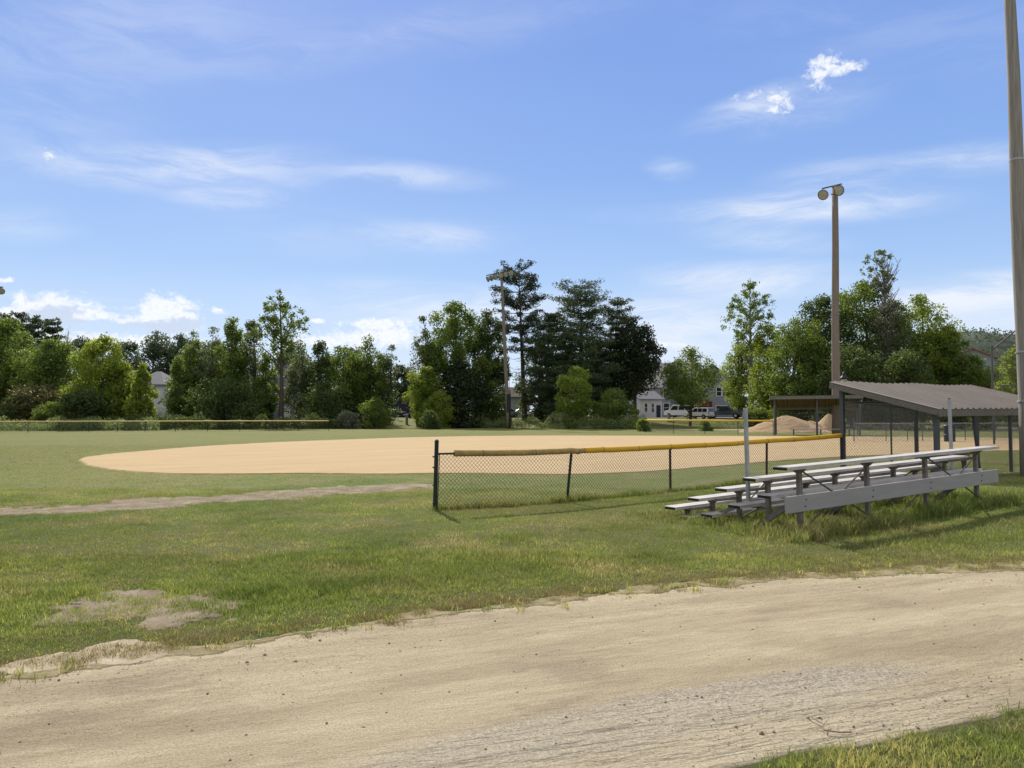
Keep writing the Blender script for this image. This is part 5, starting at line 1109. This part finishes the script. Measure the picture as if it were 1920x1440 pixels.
# ------------------------------------------------------------------ vehicles
def vehicle(name, label, cat, loc, rz, L, Wd, prof, paint, glass, wheels, wr=.36, roof_taper=.86, belt=None, lights=True, bed=None):
    """prof: side outline (x forward, z); glass: list of side quads; front at +x"""
    root = thing(name, label, cat, loc, rz); belt = belt or 1.0; zmax = max(p[1] for p in prof)
    def half(z): return Wd/2*(1 if z <= belt else 1 - (1-roof_taper)*(z-belt)/(zmax-belt))
    n = len(prof); mb = MB(); vs = [(x, -half(z), z) for x, z in prof] + [(x, half(z), z) for x, z in prof]
    mb.add(vs, [tuple(range(n)), tuple(range(2*n-1, n-1, -1))] + [(i, n+i, n+(i+1) % n, (i+1) % n) for i in range(n)])
    mb.build('body', paint, root, bevel=.05)
    for q in glass['side']:
        for s in (-1, 1):
            g = MB(); o = .012; ps = [(x, s*(half(z)+o), z) for x, z in q]; pi = [(x, s*(half(z)-.03), z) for x, z in q]; k = len(q)
            g.add(ps + pi, [tuple(range(k)), tuple(range(2*k-1, k-1, -1))] + [(i, k+i, k+(i+1) % k, (i+1) % k) for i in range(k)]); g.build('side_window', M_GLASS, root)
    for nm, (p, q) in (('windscreen', glass['front']), ('rear_window', glass['rear'])):
        (x0, z0), (x1, z1) = p, q; nx = (z1 - z0); nz = -(x1 - x0); ln = math.hypot(nx, nz); sg = 1 if nm == 'windscreen' else -1; ox, oz = abs(nx)/ln*sg*.015, abs(nz)/ln*.015
        g = MB(); f = .88; a = [(x0+ox, -half(z0)*f, z0+oz), (x0+ox, half(z0)*f, z0+oz), (x1+ox, half(z1)*f, z1+oz), (x1+ox, -half(z1)*f, z1+oz)]; b = [(x-sg*.04, y, z-.02) for x, y, z in a]
        g.add(a + b, [(0,1,2,3),(7,6,5,4),(0,4,5,1),(1,5,6,2),(2,6,7,3),(3,7,4,0)]); g.build(nm, M_GLASS, root)
    for x in wheels:
        for s in (-1, 1):
            m_ = Matrix.Translation((x, s*(Wd/2 - .09), wr)) @ Matrix.Rotation(math.pi/2, 4, 'X')
            w = MB().lathe([(wr*.5,-.11),(wr*.9,-.12),(wr,-.08),(wr,.08),(wr*.9,.12),(wr*.5,.11)], 18, m_).build('wheel', M_TYRE, root)
            MB().lathe([(0,-.105),(wr*.5,-.1),(wr*.6,-.05),(wr*.6,.05),(wr*.5,.1),(0,.105)], 14, m_).build('rim', M_RIM, w)
    xf = max(p[0] for p in prof); xr = min(p[0] for p in prof)
    MB().box(xf-.06, xf+.07, -Wd*.47, Wd*.47, .38, .58).build('bumper', M_RIM, root); MB().box(xr-.07, xr+.06, -Wd*.47, Wd*.47, .38, .58).build('bumper', M_RIM, root)
    for s in (-1, 1):
        MB().box(xf-.05, xf+.02, s*Wd*.36-.16, s*Wd*.36+.16, .68, .84).build('headlight', M_WHITE, root)
        MB().box(xr-.02, xr+.05, s*Wd*.42-.08, s*Wd*.42+.08, .75, 1.1).build('taillight', M_MAROON, root)
    return root
P_WHITE = mat('white_car_paint', (.72,.72,.73), .3, var=.02, spec=.5); P_NAVY = mat('navy_car_paint', (.022,.03,.05), .25, var=.05, spec=.6)
P_SILVER = mat('silver_car_paint', (.30,.33,.37), .3, .4, var=.03); P_RED = mat('red_car_paint', (.16,.02,.03), .3, var=.05, spec=.5); P_BLK = mat('black_car_paint', (.01,.01,.012), .3, spec=.5)
VAN = [(-2.5,.42),(-2.5,1.0),(-2.42,2.05),(1.0,2.1),(1.75,1.25),(2.55,1.08),(2.62,.42)]
vehicle('van', 'white passenger van parked beside the open tree', 'van', on(1277, 124), math.radians(140), 5.1, 2.0, VAN, P_WHITE,
    {'side': [[(-2.2,1.25),(-1.2,1.25),(-1.2,1.88),(-2.18,1.88)], [(-1.05,1.25),(-.05,1.25),(-.05,1.88),(-1.05,1.88)], [(.1,1.25),(1.5,1.25),(.95,1.9),(.1,1.9)]], 'front': ((1.72,1.28),(1.03,2.05)), 'rear': ((-2.49,1.25),(-2.43,1.9))}, (-1.6, 1.65), .37, .88, 1.2)
SUV = [(-2.1,.42),(-2.15,.95),(-2.0,1.68),(.35,1.7),(1.0,1.08),(2.1,.98),(2.2,.42)]
vehicle('suv', 'small white sport utility car between van and pickup', 'car', on(1311, 116), math.radians(132), 4.3, 1.75, SUV, P_WHITE,
    {'side': [[(-1.85,1.05),(-1.1,1.05),(-1.1,1.55),(-1.8,1.55)], [(-1.0,1.05),(-.3,1.05),(-.3,1.57),(-1.0,1.57)], [(-.2,1.05),(.8,1.05),(.28,1.58),(-.2,1.58)]], 'front': ((.97,1.12),(.4,1.66)), 'rear': ((-2.12,1.02),(-2.02,1.6))}, (-1.3, 1.35), .35, .85, 1.0)
PICK = [(-2.8,.5),(-2.8,1.08),(-.75,1.08),(-.62,1.78),(.65,1.82),(1.3,1.15),(2.7,1.05),(2.8,.5)]
vehicle('pickup_truck', 'dark navy pickup truck parked facing right', 'truck', on(1358, 117.5), math.radians(-24), 5.6, 1.95, PICK, P_NAVY,
    {'side': [[(-.5,1.15),(.1,1.15),(.1,1.7),(-.42,1.7)], [(.2,1.15),(1.1,1.15),(.58,1.7),(.2,1.7)]], 'front': ((1.27,1.18),(.70,1.77)), 'rear': ((-.74,1.18),(-.64,1.7))}, (-1.75, 1.75), .40, .86, 1.1)
SEDAN = [(-2.2,.40),(-2.25,.95),(-1.55,1.0),(-.9,1.42),(.4,1.44),(1.15,.98),(2.15,.85),(2.25,.40)]
SG = {'side': [[(-1.3,1.03),(-.35,1.03),(-.35,1.35),(-.85,1.35)], [(-.25,1.03),(.85,1.03),(.32,1.36),(-.25,1.36)]], 'front': ((1.1,1.02),(.45,1.41)), 'rear': ((-1.5,1.03),(-.93,1.4))}
vehicle('car', 'silver sedan facing left beyond the six-light pole', 'car', on(948, 122), math.radians(200), 4.5, 1.75, SEDAN, P_SILVER, SG, (-1.35, 1.35), .33, .8, .98)
vehicle('car', 'white car parked behind the silver sedan', 'car', on(975, 129), math.radians(190), 4.5, 1.75, SEDAN, P_WHITE, SG, (-1.35, 1.35), .33, .8, .98)
vehicle('suv', 'white wagon parked between the pine trunks', 'car', on(1024, 132), math.radians(160), 4.3, 1.75, SUV, P_WHITE,
    {'side': [[(-1.85,1.05),(-.3,1.05),(-.3,1.57),(-1.8,1.55)], [(-.2,1.05),(.8,1.05),(.28,1.58),(-.2,1.58)]], 'front': ((.97,1.12),(.4,1.66)), 'rear': ((-2.12,1.02),(-2.02,1.6))}, (-1.3, 1.35), .35, .85, 1.0)
vehicle('car', 'dark red car seen from behind beside the weeds', 'car', on(1035, 121), math.radians(80), 4.5, 1.75, SEDAN, P_RED, SG, (-1.35, 1.35), .33, .8, .98)
vehicle('car', 'black car half hidden behind the tree by the gap', 'car', on(736, 133), math.radians(170), 4.5, 1.75, SEDAN, P_BLK, SG, (-1.35, 1.35), .33, .8, .98)

# ------------------------------------------------------------------ lamps, bollards, mailbox
def street_lamp(label, u, Y, vtop):
    g = on(u, Y); r = thing('street_lamp', label, 'street lamp', g, group='black street lamps'); h = at(u, vtop, Y).z - g.z
    MB().tube([(0,0,-.2),(0,0,.6),(0,0,.62),(0,0,h-.75)], [.11,.10,.06,.05], 10).build('post', M_BLACK, r)
    MB().lathe([(.05,h-.8),(.42,h-.72),(.36,h-.55),(.22,h-.42),(.16,h-.3),(.16,h-.18),(.06,h-.05),(0,h)], 16).build('lamp_head', M_BLACK, r, smooth=True)
    MB().lathe([(.3,h-.735),(.22,h-.83),(0,h-.87)], 12).build('globe', M_WHITE, r)
street_lamp('black street lamp with bell shade by the dark garage', 741, 117, 734)
street_lamp('black street lamp head rising over the near dugout roof', 1583, 72, 697)
def bollard(label, u, Y, vtop, m):
    g = on(u, Y); h = at(u, vtop, Y).z - g.z; r = thing('bollard', label, 'bollard', g, group='wooden bollards in the gap')
    MB().box(-.17,.17,-.17,.17,-.2,h-.02).build('post', m, r, bevel=.02); MB().box(-.19,.19,-.19,.19,h-.018,h+.06).build('cap', M_WHITE if m is not M_BLACK else M_BLACK, r, bevel=.02)
bollard('yellowish wooden bollard in the roadside gap', 763, 108, 777, mat('yellowed_wood', (.25,.20,.08), .8)); bollard('dark bollard behind the yellowish one', 768.5, 118, 776, M_BLACK)
bo = thing('bollard', 'pale grey utility pedestal left of the white van', 'bollard', on(1253.5, 112)); MB().box(-.2,.2,-.2,.2,-.2,1.15).build('cabinet', M_PALEW, bo, bevel=.03); MB().box(-.22,.22,-.22,.22,1.151,1.2).build('lid', M_SHING, bo)
# a dry twig on the road
tw = MB(); g = G(1545, 1378); tw.tube([(0,0,.012),(.02,.06,.02),(.0,.13,.018)], .003, 5); tw.tube([(.01,.03,.014),(-.03,.09,.02)], .0025, 5); tw.tube([(.015,.05,.014),(.055,.1,.02)], .0025, 5); tw.tube([(0,0,.012),(.07,-.02,.01),(.13,-.015,.008)], .004, 5)
o = tw.build('twig', mat('dry_twig', (.24,.19,.13), .9)); o.location = g + Vector((0,0,.012)); tag(o, 'small dry forked twig lying on the gravel road', 'twig')
